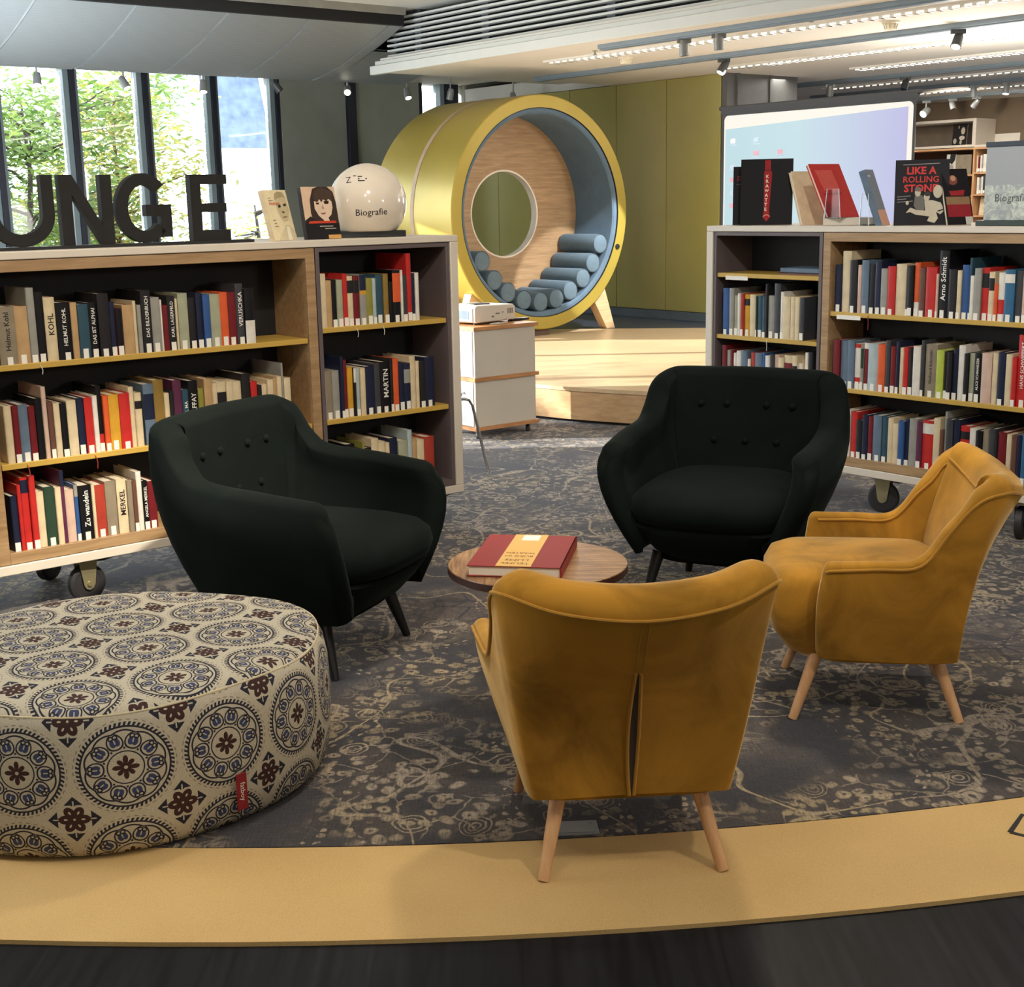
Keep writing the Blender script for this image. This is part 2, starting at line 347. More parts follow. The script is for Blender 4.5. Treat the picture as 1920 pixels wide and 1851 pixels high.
# ================================================================ walls
GREEN = plain('green_panel', rgb(166, 158, 88), .38, var=.04, scale=2)
gw = MB(); ED = [0, .65, 1.25, 1.9, 2.62, 3.34, 4.06]
for a, b in zip(ED, ED[1:]): gw.box(0, .06, a+.004, b-.004, .34, 2.598)
struct('wall_green', gw, GREEN, M=GM, bevel=.003)
struct('wall_green_core', MB().box(.06, 1.03, -.05, 4.05, 0, 2.6), DGREY, M=GM)
struct('baseboard_green', MB().box(-.015, .06, 0, 4.06, .25, .335), plain('skirting', rgb(92, 102, 110), .4), M=GM)
cl = MB().box(.0, 1.03, 4.07, 4.13, 0, 2.6); cl.box(.12, .155, 4.13, 4.16, 0, 2.6); cl.box(.60, .63, 4.13, 4.15, 0, 2.6)
struct('wall_column', cl, plain('column_grey', rgb(92, 92, 90), .5), M=GM)
struct('wall_far', MB().box(5.85, 6.0, -4, 24, 0, 3.3), plain('brown_wall', rgb(128, 112, 92), .8, var=.04), M=GM)
struct('wall_window_right', MB().box(0.05, 6, -.3, -.02, 0, 3.3), plain('offwhite_wall', rgb(170, 166, 150), .8), M=GM)
struct('wall_back', MB().box(-14, 18, -7.1, -6.9, 0, 3.4), plain('warm_wall', rgb(190, 176, 150), .8))
struct('wall_left', MB().box(-5.7, -5.5, -7, 3.2, 0, 3.4).box(-5.7, -5.5, 7.4, 7.8, 0, 3.4).box(-5.7, -5.5, 12.0, 12.25, 0, 3.4).box(-5.7, -5.5, 7.8, 12.0, 0, .3).box(-5.7, -5.5, 7.8, 12.0, 2.9, 3.4).box(-5.7, -5.5, 3.2, 7.4, 0, .25).box(-5.7, -5.5, 3.2, 7.4, 2.5, 3.4), plain('left_wall', rgb(176, 172, 160), .8))
struct('wall_right', MB().box(16, 16.2, -7, 8, 0, 3.4), plain('right_wall', rgb(190, 176, 150), .8))
# window wall: solid grey part, pilaster, glass bays
GWALL = plain('grey_green_wall', rgb(134, 138, 128), .8, var=.04)
sw = MB().box(-2.425, -1.61, -.2, 0, 0, 2.9); sw.box(-1.50, -.62, -.2, 0, 0, 2.9); struct('wall_window', sw, GWALL, M=GM)
NAVY = plain('navy_frame', rgb(22, 28, 44), .45, var=.05); MULL = plain('mullion_grey', rgb(116, 132, 136), .4, var=.05)
struct('trim_1', MB().box(-1.61, -1.50, -.2, .05, 0, 2.9), NAVY, M=GM, bevel=.004)
struct('wall_sill', MB().box(-6.46, -2.37, -.25, .0, 0, .62), GWALL, M=GM)
struct('trim_2', MB().box(-6.6, 0.05, -.26, .0, 2.92, 3.2), plain('head_grey', rgb(120, 128, 130), .6), M=GM)
struct('trim_3', MB().box(-.62, .0, -.25, .0, 0, .5), GWALL, M=GM)
GL = glassy('window_glass')
ms = [-2.43-.745*k for k in range(7)]
for k in range(6):
    b, a = ms[k], ms[k+1]
    f = MB(); f.box(b-.045, b+.01, -.20, -.01, .62, 2.90, 0); f.box(b-.10, b-.045, -.16, -.03, .62, 2.90, 1); f.box(a, a+.05, -.16, -.05, .62, 2.90, 1)
    f.box(a+.05, b-.1, -.14, -.06, .62, .67, 1); f.box(a+.05, b-.1, -.14, -.06, 2.86, 2.90, 1)
    o = struct('window_%d' % (k+1), f, [NAVY, MULL], M=GM, bevel=.003)
    MB().box(a+.05, b-.1, -.105, -.095, .67, 2.86).build('pane', GL, o, M=GM)
f = MB().box(-.62, -.57, -.16, .0, .5, 2.90, 0); f.box(-.30, -.24, -.16, -.02, .5, 2.90, 1); f.box(-.24, -.05, -.16, .0, .5, 2.90, 0); f.box(-.57, -.3, -.14, -.06, 2.86, 2.90, 0); f.box(-.57, -.3, -.14, -.06, .5, .55, 0)
o = struct('window_7', f, [NAVY, MULL], M=GM, bevel=.003); MB().box(-.57, -.30, -.105, -.095, .55, 2.86).build('pane', GL, o, M=GM)
for k, (y, z0, z1) in enumerate(((3.2, .25, 2.5), (4.6, .25, 2.5), (6.0, .25, 2.5), (7.8, .3, 2.9), (9.2, .3, 2.9), (10.6, .3, 2.9))):
    f = MB().box(-5.66, -5.54, y, y+.05, z0, z1).box(-5.66, -5.54, y+1.35, y+1.4, z0, z1).box(-5.66, -5.54, y+.05, y+1.35, z0, z0+.05).box(-5.66, -5.54, y+.05, y+1.35, z1-.05, z1)
    o = struct('window_%d' % (8+k), f, NAVY); MB().box(-5.605, -5.595, y+.05, y+1.35, z0+.05, z1-.05).build('pane', GL, o)
# ================================================================ ceilings
ce = MB(); ce.box(-2.88, 6, 2.60, 24, 2.6, 2.72); ce.box(-2.3, .06, 1.66, 2.60, 2.68, 2.75); ce.box(-6.6, .06, -.3, 1.66, 2.80, 2.92)
ce.box(.06, 6, -.3, 2.6, 2.61, 2.75)
struct('ceiling', ce, CEILW, M=GM)
UPP = clip([tuple(G(a, b)[:2]) for a, b in ((-30, -.3), (7, -.3), (7, 34), (-30, 34))], lambda p: p[0]+5.72)
struct('ceiling_upper', MB().prism(UPP, 3.10, 3.3, 'z'), plain('upper_ceiling', rgb(206, 208, 204), .8, var=.02))
m = M_('perforated_panel', rgb(146, 152, 152), .5, .25); v = m.coord(); d = m.voro(v, 110, 'F1', 0.); m.link('Base Color', m.mix(d.lt(.28), rgb(152, 158, 158), rgb(112, 118, 120))); PERF = m.m
PRF = []
for i in range(15):
    t = i/14; PRF.append((1.62+1.36*t, 2.603+.36*(t**1.45)))
cp = MB()
for k in range(-2, 7):
    a1 = -4.55+.765*(3-k)-.012; a0 = a1-.741
    a1 = min(a1, -2.885)
    if a0 > -2.9: continue
    cp.grid([[(a, b, z), (a, b, z+.02)] for a in (a0,) for b, z in PRF]+[[(a1, b, z), (a1, b, z+.02)] for b, z in PRF[::-1]], closeu=True)
    for zz in (0, .02):
        cp.grid([[(a0, b, z+zz) for b, z in PRF], [(a1, b, z+zz) for b, z in PRF]])
for zz in (0, .02):
    cp.grid([[(-2.897, b, z+zz) for b, z in PRF if b < 2.56], [(-2.0, b, z+zz) for b, z in PRF if b < 2.56]])
struct('ceiling_panels', cp, PERF, M=GM, smooth=30)
rb = MB()
for k in range(-2, 7):
    a = -4.55+.765*(3-k)
    if a > -2.5: continue
    rb.grid([[(a-.03, b, z+.012), (a-.03, b, z+.02), (a+.03, b, z+.02), (a+.03, b, z+.012)] for b, z in PRF], closev=True, caps=True)
struct('trim_4', rb, plain('panel_joint', rgb(168, 174, 174), .5, .2), M=GM)
bd = MB().box(-8.5, -2.9, 2.96, 3.02, 2.955, 3.04); struct('trim_5', bd, BLK, M=GM)
struct('trim_6', MB().box(-8.5, -2.9, 2.97, 3.05, 3.04, 3.10), plain('cove_grey', rgb(150, 150, 144), .7), M=GM)
struct('trim_7', MB().box(-6.9, -2.7, 1.66, 2.97, 3.2, 3.26), BLK, M=GM)
# fascia and ventilation grille along the low ceiling
struct('trim_8', MB().box(-2.93, -2.88, 2.50, 24, 2.585, 2.66).box(-2.90, -2.82, 2.54, 24, 2.66, 2.70), plain('fascia_white', rgb(222, 222, 214), .5, var=.02), M=GM, bevel=.004)
gr = thing('ventilation_grille', 'long white slatted ventilation grille above the edge of the low ceiling', 'grille', G(-2.8, 2.6, 2.7))
mb = MB()
for k in range(8): mb.box(-2.80, -2.74, 2.60, 22, 2.735+.044*k, 2.752+.044*k)
mb.build('slats', plain('slat_white', rgb(224, 226, 222), .45, var=.02), gr, M=GM)
MB().box(-2.47, -2.45, 2.62, 22, 2.72, 3.1).build('void_sheet', BLK, gr, M=GM)  # black sheet standing in for the dark void behind the slats
PST = plain('post_grey', rgb(78, 84, 92), .5)
for b in (2.95, 3.9, 5.4, 7.3, 9.4): MB().box(-2.74, -2.66, b, b+.09, 2.70, 3.1).build('post', PST, gr, M=GM)
MB().box(-2.74, -2.5, 2.62, 2.66, 2.72, 3.1).build('end_plate', PST, gr, M=GM)
# ceiling lighting strips (linear louvre luminaires), tracks
LUMB = plain('louvre_metal', (.8, .8, .78), .2, .9, var=.03); LUME = emit('luminaire_glow', (1, .93, .82), 1.7); TRK = plain('track_grey', rgb(122, 134, 142), .45, .2, var=.04)
for i, (a, b0, b1, lb) in enumerate(((-2.2, 4.1, 11, 'slim louvred ceiling light strip nearest the slatted grille'), (-.45, 4.5, 11, 'slim louvred ceiling light strip right of the green wall'), (.75, 5.0, 11, 'slim louvred ceiling light strip above the projection screen'), (2.4, 3.4, 10, 'slim louvred ceiling light strip behind the projection screen'), (4.0, 2.9, 9, 'slim louvred ceiling light strip close to the brown far wall'))):
    t = thing('louvre_light', lb, 'ceiling light', G(a, b0, 2.6))
    MB().box(a-.055, a+.055, b0, b1, 2.585, 2.60).build('housing', CEILW, t, M=GM)
    MB().box(a-.018, a+.018, b0+.04, b1-.04, 2.578, 2.585).build('diffuser', LUME, t, M=GM)
    mb = MB(); k = b0+.1
    while k < b1-.05: mb.box(a-.03, a+.03, k, k+.03, 2.568, 2.585); k += .085
    mb.build('louvre', LUMB, t, M=GM)
TR = ((-2.6, 5.2, 11), (-1.3, 2.9, 11), (1.65, 3.2, 10), (3.2, 2.6, 9), (4.75, 2.4, 8))
TL = ('grey lighting track along the low ceiling edge under the grille', 'grey lighting track across the low ceiling in front of the green wall', 'grey lighting track behind the projection screen top', 'grey lighting track over the far book area', 'grey lighting track nearest the brown far wall')
for (a, b0, b1), lb in zip(TR, TL):
    tag(MB().box(a-.05, a+.05, b0, b1, 2.57, 2.6).box(a-.03, a+.03, b0, b1, 2.56, 2.57).build('lighting_track', TRK, M=GM), lb, 'lighting track')
# ================================================================ track spotlights, detectors
LENS = emit('spot_lens', (1, .9, .72), 9.); SPG = plain('spot_grey', rgb(140, 142, 140), .4, .3, var=.05); SPD = plain('spot_dark', rgb(70, 72, 72), .4, .3, var=.05)
def spotlight(label, p, drop, dirv, lit=True, dark=False, r=.036, ln=.11):
    """head hanging drop below p, pointing along dirv"""
    t = thing('track_spotlight', label, 'spotlight', p); b = SPD if dark else SPG
    MB().box(-.05, .05, -.014, .014, -.028, 0).build('adapter', b, t)
    d = V3(dirv).normalized(); h = V3((0, 0, -drop)); back = h-d*ln*.45; front = h+d*ln*.55
    MB().cyl((0, 0, -.02), tuple(h), .009, n=10).build('arm', b, t)
    mb = MB(); mb.cyl(back, back+d*.03, r*.72, r*.9, 24); mb.cyl(back+d*.03, front, r*.9, r, 24); hd = mb.build('lamp_head', b, t)
    if lit: MB().cyl(front, front+d*.003, r*.82, n=24).build('lens', LENS, hd)
    else: MB().cyl(front, front+d*.002, r*.82, n=24).build('lens', BLKG, hd)
    return t
dn = V3((0, 0, -1))
for lb, a, b, z, dr, dv, lit, dk in (
    ('small ceiling spot before the window pane behind the letter U', -5.62, 1.6, 2.80, 0.280, uB*.4-uA*.2, 1, 0),
    ('small ceiling spot before the window pane behind the letter N', -4.87, 1.6, 2.80, 0.280, uB*.5+uA*.3, 1, 0),
    ('small ceiling spot before the window pane behind the letter G', -4.12, 1.6, 2.80, 0.280, uB*.3-uA*.2, 1, 0),
    ('small dark ceiling spot before the last window pane on the right', -3.38, 1.6, 2.80, 0.255, uB*.4+uA*.6, 0, 1),
    ('glaring ceiling spot before the grey wall left of the navy pilaster', -2.60, 1.6, 2.80, 0.260, uB*1.3-uA*.9, 1, 0),
    ('ceiling spot before the grey wall right of the navy pilaster', -1.90, 1.6, 2.80, 0.265, uB*.5-uA*.1, 1, 0),
    ('unlit grey ceiling spot before the narrow window left of the tube', -1.36, 1.6, 2.80, 0.255, -uB*.3, 0, 0),
    ('lit ceiling spot directly above the crown of the yellow tube', -.53, 1.6, 2.80, 0.265, uB*.5-uA*.1, 1, 0),
    ('grey track spot under the grille edge, left of a neighbouring white one', -2.6, 6.05, 2.56, .055, uB*.0+uA*.1, 0, 0),
    ('white track spot hanging straight down under the grille edge', -2.6, 6.38, 2.56, .045, uA*.1, 0, 0),
    ('dark track spot at the right end of the green wall, tilted left', -1.3, 5.26, 2.56, .06, -uA*.6-uB*.2, 1, 1),
    ('dark track spot right of the round smoke detector at upper right', -1.3, 7.42, 2.56, .065, -uA*.6+uB*.1, 1, 1),
    ('grey track spot just above the projection screen top, leftmost', 1.65, 3.5, 2.56, .05, uA*.1, 0, 0),
    ('grey track spot just above the projection screen top, middle', 1.65, 4.05, 2.56, .05, uA*.3-uB*.3, 0, 0),
    ('grey track spot at the right corner of the projection screen top', 1.65, 4.95, 2.56, .06, -uA*.4, 0, 1),
    ('grey track spot before the brown wall, left of a lit neighbour', 3.2, 4.72, 2.56, .06, uA*.05, 0, 0),
    ('lit track spot nearest the right picture edge before the brown wall', 3.2, 5.1, 2.56, .055, -uA*.2, 1, 0),
    ('glaring round track spot above the far white shelf box', 4.75, 3.10, 2.56, .13, -uB*.1-uA*1.6, 1, 0),
    ('white track spot right of the glaring one on the brown wall', 4.75, 3.46, 2.56, .07, uB*.4-uA*.1, 0, 0),
    ('small white track spot tilted left under the far track', 4.75, 3.78, 2.56, .07, -uB*.9, 0, 0)):
    spotlight(lb, G(a, b, z), dr, dv+dn, lit, dk, .05 if a == 4.75 and b == 3.10 else .036)
DETW = plain('detector_cream', rgb(220, 212, 190), .5, var=.03)
for lb, a, b in (('round smoke detector on the low ceiling above the tube and green wall', -1.83, 4.66), ('round ribbed smoke detector on the low ceiling at upper right', -1.83, 7.24)):
    t = thing('smoke_detector', lb, 'smoke detector', G(a, b, 2.6))
    MB().lathe([(0, 0), (.062, 0), (.062, -.012), (.055, -.018), (0, -.018)], 28).build('base', DETW, t)
    mb = MB().lathe([(0, -.018), (.048, -.018), (.036, -.052), (.02, -.058), (0, -.058)], 28)
    for k in range(12):
        q = k*math.pi/6; mb.tube([(.049*math.cos(q), .049*math.sin(q), -.02), (.039*math.cos(q), .039*math.sin(q), -.052)], .003, 6)
    mb.build('sensor_head', DETW, t)
for lb, a, b, z in (('tiny sprinkler on the low ceiling above the yellow tube', -2.4, 4.9, 2.6), ('tiny sprinkler on the low ceiling left of the right smoke detector', -2.5, 7.1, 2.6), ('tiny sprinkler on the low ceiling above the grey column', -.45+.12, 5.0, 2.6), ('tiny sprinkler on the grey perforated panel above the windows', -4.5, 2.3, 2.775)):
    t = thing('sprinkler', lb, 'sprinkler', G(a, b, z))
    MB().cyl((0, 0, -.004), (0, 0, 0), .022, n=16).build('rosette', ZINC, t)
    MB().cyl((0, 0, -.03), (0, 0, -.004), .007, n=10).cyl((0, 0, -.034), (0, 0, -.03), .016, n=14).build('nozzle', SPG, t)

# ================================================================ bookcases
def caster(par, x, y, ang, brake, d):
    c = thing('caster', None, None, (x, y, 0), ang); c.parent = par
    wm = MB().lathe([(.024, -.016), (.062, -.018), (.0705, -.013), (.0705, .013), (.062, .018), (.024, .016)], 36, axis='Y', closed=True)
    wm.lathe([(.05, -.0185), (.056, -.0185), (.056, .0185), (.05, .0185)], 36, axis='Y', closed=True)
    wm.build('wheel', RUB, c, loc=(0, 0, .0705))
    mb = MB()
    for sy in (-1, 1):
        mb.prism([(-.036, .158), (.036, .158), (.022, .066), (.014, .052), (0, .046), (-.014, .052), (-.022, .066)], sy*.024-.0015, sy*.024+.0015)
        mb.cyl((0, sy*.0255, .0705), (0, sy*.031, .0705), .010, n=14)
    mb.box(-.04, .04, -.026, .026, .154, .160); mb.box(-.05, .05, -.042, .042, .164, .170); mb.cyl((0, 0, .158), (0, 0, .166), .026)
    mb.build('fork', ZINC if d else STEEL, c)
    if brake:
        mb = MB().prism([(.02, .150), (.07, .144), (.105, .150), (.118, .160), (.108, .166), (.07, .156), (.02, .160)], -.016, .016)
        mb.build('brake_pedal', RUB, c, bevel=.002)
def bookcase(label, org, ang, dark_shelves_l, dark_shelves_r, angs):
    t = thing('bookcase', label, 'bookcase', org, ang); O_ = -.0122; LN = 2.771; D = .56
    MB().box(0, LN, 0, D, 1.275, 1.3025).box(0, LN, 0, D, .17, .205).box(0, .04, 0, D, .205, 1.275).box(LN-.04, LN, 0, D, .205, 1.275).build('frame', WHITE, t, bevel=.003)
    for x0, x1, fr, th, sh, nm in ((.042, .708, DKFR, .018, dark_shelves_l, 'dark_bay'), (.713, 2.058, OAK, .04, (.915, .567), 'oak_bay'), (2.063, 2.729, DKFR, .018, dark_shelves_r, 'dark_bay')):
        y0, y1 = .006, .29
        mb = MB().box(x0, x0+th, y0, y1, .207, 1.273).box(x1-th, x1, y0, y1, .207, 1.273).box(x0+th, x1-th, y0, y1, .207, .207+th+.008*(th < .03)).box(x0+th, x1-th, y0, y1, 1.273-th, 1.273)
        o = mb.build(nm, fr, t, bevel=.0015)
        MB().box(x0+th, x1-th, y1-.012, y1-.002, .225, 1.255).build('back_board', BLK, o)
        for z in sh: MB().box(x0+th+.004, x1-th-.004, .012, .272, z-.021, z).build('shelf', YEL, o, bevel=.002)
        MB().box(x0, x1, .30, D-.006, .207, 1.273).build('rear_box', fr, t)
    for x in (.13, 1.045, 1.73, 2.64):
        for k, y in enumerate((.075, .465)): caster(t, x, y, angs[int(x*10) % 4]+k*.5, True, x < 2.0)
    return t
aL = rad(38.9); uL = V3((math.cos(aL), math.sin(aL), 0)); nL = V3((-uL.y, uL.x, 0)); pL = V3((-1.316, 4.967, 0))
aR = rad(-50.5); uR = V3((math.cos(aR), math.sin(aR), 0)); nR = V3((-uR.y, uR.x, 0)); pR = V3((1.529, 6.13, 0))
bookcase('long white framed bookcase on casters at left, carrying the big black letters', pL-uL*1.355+V3((0, 0, .0122)), aL, (.915, .567), (.95, .572), (.05, -.1, .1, -.05))
bookcase('long white framed bookcase on casters at right, carrying the display books', pR-uR*.837+V3((0, 0, .0122)), aR, (1.073, .768, .463), (.95, .572), (2.6, 1.9, .3, .1))
# ---------------------------------------------------------------- books
PAL = {'w': ('white', (222, 216, 204)), 'c': ('cream', (214, 196, 160)), 't': ('tan', (186, 152, 108)), 'b': ('black', (16, 15, 18)), 'n': ('navy', (28, 34, 58)), 'u': ('blue', (52, 86, 140)),
 's': ('slate blue', (98, 116, 134)), 'g': ('grey', (150, 148, 140)), 'd': ('dark grey', (62, 62, 66)), 'k': ('charcoal', (34, 31, 33)), 'r': ('red', (188, 44, 40)), 'm': ('maroon', (112, 28, 34)),
 'o': ('orange', (214, 92, 48)), 'y': ('mustard yellow', (206, 154, 48)), 'G': ('dark green', (44, 66, 50)), 'e': ('sage', (162, 164, 138)), 'l': ('lime green', (176, 190, 76)), 'p': ('purple', (92, 44, 70)),
 'q': ('teal', (48, 78, 92)), 'B': ('brown', (104, 70, 58)), 'T': ('taupe', (140, 128, 108)), 'P': ('pale pink', (206, 176, 158)), 'O': ('ochre', (140, 112, 54)), 'Y': ('olive', (142, 138, 62)),
 'a': ('pale blue', (170, 184, 186)), 'R': ('brick red', (166, 60, 46)), 'U': ('steel blue', (50, 100, 134))}
BM = {}
def bookmat(c):
    if c not in BM:
        BM[c] = plain('cover_'+PAL[c][0].replace(' ', '_'), rgb(*PAL[c][1]), .5, var=.14, scale=18, Specular_IOR_Level=.3)
    return BM[c]
ORD = 'first second third fourth fifth sixth seventh eighth ninth tenth eleventh twelfth thirteenth fourteenth fifteenth sixteenth seventeenth eighteenth nineteenth twentieth'.split()
def ordw(i, n):
    if i < 20: return ORD[i]+' from left'
    j = n-1-i
    return ORD[j]+' from right' if j < 20 else 'exactly in the middle'
rnd = random.Random(7)
def book(name, label, cat, w, h, d, c, loc, rz, sticker=False, text='', bands=(), group=None, tc=None):
    """upright book, spine on -y, x across thickness"""
    mb = MB(); b = min(.004, w*.2); th = min(.0025, w*.2)
    arc = [(0, .004), (w*.12, .0012), (w*.35, 0), (w*.65, 0), (w*.88, .0012), (w, .004)]
    mb.prism(arc+[(w, .010), (0, .010)], 0, h, 'z', 0)
    mb.box(0, th, .009, d, 0, h, 0); mb.box(w-th, w, .009, d, 0, h, 0)
    mats = [bookmat(c)]
    o = mb.build(name, mats, loc=loc, rz=rz, smooth=50); tag(o, label, cat, group)
    MB().box(th, w-th, .008, d-.004, .004, h-.004).build('page_block', PAPER, o)
    for bc, z0, z1 in bands:
        MB().prism([(x, y-.0006) for x, y in arc]+[(x, y+.0004) for x, y in arc[::-1]], h*z0, h*z1, 'z').build('spine_band', bookmat(bc), o, smooth=50)
    if sticker and w > .008:
        q = min(w*.82, .019); hh = .034; x0 = (w-q)*(.35+.3*rnd.random()); z0 = .004+.010*rnd.random()
        MB().box(x0, x0+q, -.0012, .0015, z0, z0+hh).build('shelf_label', LABELW, o)
    if text:
        lum = sum(PAL[c][1]); tm = INKW if lum < 300 else INK
        mt = MB(); put_text(mt, text, h*.62, w*.52, frame((w/2, -.0012, h*.60), (0, 0, 1), (-1, 0, 0)), bold=.012)
        mt.build('spine_title', tm if tc is None else tc, o, smooth=0, fix=False)
    return o
def BROW(side, zb, where, data):
    u, n, p, a = (uL, nL, pL, aL) if side == 'L' else (uR, nR, pR, aR)
    L = data.split('\n'); N = len(L); ents = []
    for l in L:
        q = l.split('|'); s0, s1, h, c = q[0].split()
        ents.append((float(s0), float(s1), float(h), c[0], 's' in c[1:], q[1] if len(q) > 1 else '', q[2] if len(q) > 2 else ''))
    top = .30 if 'oak' in where or 'left dark' in where else .285
    for i, (s0, s1, h, c, st, tx, bs) in enumerate(ents):
        if side == 'L' and 'dark' in where: s0 = max(s0, .7275)
        h = min(h, .325); w = s1-s0-.0012
        bands = [(x.split(':')[0].strip(), float(x.split(':')[1]), float(x.split(':')[2])) for x in bs.split(',')] if bs else []
        nm = PAL[c][0]; size = 'tall ' if h > .262 else ('low ' if h < .197 else ''); th = 'thin ' if w < .014 else ('thick ' if w > .042 else '')
        band = (' with '+PAL[bands[0][0]][0]+' band') if bands else ''
        lb = f'{size}{th}{nm} book{band}, {ordw(i, N)}, {where}'
        d = min(.255, .12+h*.35+rnd.random()*.02)
        loc = p+u*s0+n*(.016+rnd.random()*.012)+V3((0, 0, zb))
        if 'lower' in where or 'upper' in where: pass
        book('book', lb, 'book', w, h-.001, d, c, loc, a, st, tx, bands, 'books on the '+where.replace('lower book row', 'lower row').replace('upper book row', 'upper row'))
BROW('L',0.915,'top shelf of left oak bay','''-0.562 -0.500 0.214 Ts|Helmut Kohl|
-0.500 -0.454 0.212 ts
-0.454 -0.425 0.274 gs
-0.425 -0.393 0.257 bs
-0.393 -0.352 0.237 c|KOHL|
-0.352 -0.301 0.216 bs|HELMUT KOHL|
-0.301 -0.276 0.214 t
-0.276 -0.236 0.206 qs
-0.236 -0.201 0.209 bs|DAS IST ALPHA!|
-0.201 -0.158 0.240 ks
-0.158 -0.136 0.207 ns
-0.136 -0.110 0.182 ms||b:.25:1
-0.107 -0.065 0.193 t
-0.065 -0.051 0.206 c
-0.051 -0.035 0.190 g
-0.035 0.004 0.242 ks|DAS BILDERBUCH|
0.004 0.040 0.214 gs
0.040 0.049 0.204 w
0.049 0.070 0.183 m
0.070 0.102 0.215 ks|KARL LAGERFELD|
0.102 0.114 0.204 c
0.114 0.154 0.223 es
0.154 0.187 0.204 ks
0.187 0.214 0.220 ns
0.214 0.243 0.213 us
0.243 0.285 0.212 es
0.285 0.319 0.217 os
0.319 0.356 0.215 ms
0.356 0.390 0.246 ds|VERUSCHKA|
0.390 0.432 0.227 b||w:0:.45''')
BROW('L',0.567,'middle shelf of left oak bay','''-0.570 -0.542 0.218 c
-0.542 -0.519 0.216 ms
-0.519 -0.485 0.217 ss
-0.485 -0.459 0.208 ms
-0.459 -0.432 0.233 b
-0.432 -0.414 0.272 P
-0.414 -0.395 0.217 Bs
-0.395 -0.372 0.210 c
-0.372 -0.347 0.207 bs
-0.347 -0.311 0.214 c
-0.311 -0.282 0.219 ns
-0.282 -0.251 0.217 rs
-0.251 -0.231 0.222 w
-0.231 -0.211 0.255 bs||r:.12:.3
-0.211 -0.190 0.218 os
-0.190 -0.150 0.218 ys
-0.150 -0.107 0.219 rs
-0.107 -0.086 0.238 c
-0.086 -0.058 0.214 c||k:.72:.86
-0.052 -0.010 0.243 s||n:.45:.85
-0.010 0.032 0.254 O
0.032 0.054 0.201 c
0.054 0.070 0.208 k
0.070 0.106 0.246 p
0.106 0.133 0.207 q|PAUL MA|
0.133 0.171 0.238 b|MAFFAY|
0.171 0.195 0.205 Y
0.195 0.229 0.240 t
0.229 0.251 0.220 c
0.251 0.291 0.222 c||k:.5:.82
0.291 0.321 0.220 c
0.321 0.358 0.217 c||g:0:.4
0.358 0.395 0.245 k||o:0:.45
0.395 0.424 0.210 r
0.424 0.444 0.193 k
0.444 0.471 0.193 c
0.471 0.499 0.210 c
0.499 0.515 0.214 t
0.515 0.537 0.219 c
0.537 0.546 0.271 g
0.546 0.576 0.210 c''')
BROW('L',0.245,'bottom shelf of left oak bay','''-0.577 -0.552 0.217 ns
-0.552 -0.537 0.255 r
-0.537 -0.509 0.278 rs||n:.8:.97
-0.509 -0.485 0.282 rs
-0.485 -0.456 0.219 c
-0.456 -0.418 0.232 Gs
-0.418 -0.395 0.227 c
-0.395 -0.379 0.285 p||n:.8:1
-0.379 -0.346 0.210 P
-0.346 -0.330 0.226 us||g:.8:1
-0.330 -0.282 0.219 bs|Zu wandeln|
-0.282 -0.268 0.217 c
-0.268 -0.228 0.211 Rs
-0.228 -0.185 0.219 Ts
-0.185 -0.146 0.222 c|MERKEL|
-0.146 -0.125 0.214 T
-0.125 -0.107 0.208 Bs
-0.107 -0.085 0.240 w
-0.085 -0.062 0.201 bs|ANGELA MERKEL|
-0.062 -0.028 0.196 ms''')
BROW('L',0.95,'top shelf of left dark bay','''0.724 0.761 0.232 c
0.761 0.788 0.203 t
0.788 0.812 0.205 bs
0.812 0.841 0.203 es
0.841 0.864 0.227 rs
0.864 0.893 0.215 cs||k:.68:.92
0.893 0.923 0.214 ms||k:.68:.92
0.923 0.955 0.220 gs||n:.7:1,y:.62:.7
0.955 0.987 0.202 Ys
0.987 1.005 0.201 as
1.005 1.041 0.215 qs
1.041 1.066 0.217 Os
1.066 1.086 0.183 b
1.086 1.125 0.229 bs||o:.42:.95
1.125 1.136 0.229 w
1.136 1.160 0.208 ds
1.160 1.184 0.296 rs
1.184 1.205 0.212 ns
1.205 1.225 0.214 w''')
BROW('L',0.572,'middle shelf of left dark bay','''0.721 0.736 0.211 w
0.736 0.773 0.215 Ts
0.773 0.808 0.212 gs
0.808 0.825 0.267 ns
0.825 0.846 0.252 ms
0.846 0.874 0.219 ys
0.874 0.886 0.215 k||w:.72:1
0.886 0.907 0.213 as
0.907 0.932 0.212 c
0.932 0.976 0.216 ns
0.976 1.006 0.225 ds
1.006 1.053 0.229 bs|MARTIN|
1.053 1.069 0.239 ks
1.069 1.101 0.236 os
1.101 1.129 0.216 ns
1.129 1.163 0.211 ns||g:.6:.88
1.163 1.192 0.238 c
1.192 1.210 0.215 c
1.210 1.241 0.214 ks
1.241 1.291 0.228 ns''')
BROW('L',0.235,'bottom shelf of left dark bay','''0.824 0.868 0.234 b
0.868 0.901 0.209 k
0.901 0.914 0.235 Y
0.914 0.948 0.208 k
0.948 0.985 0.243 c
0.985 1.022 0.225 c
1.022 1.042 0.217 c
1.042 1.086 0.233 n
1.086 1.135 0.217 e
1.135 1.159 0.258 a
1.159 1.184 0.218 t
1.184 1.223 0.209 c
1.223 1.274 0.217 R''')
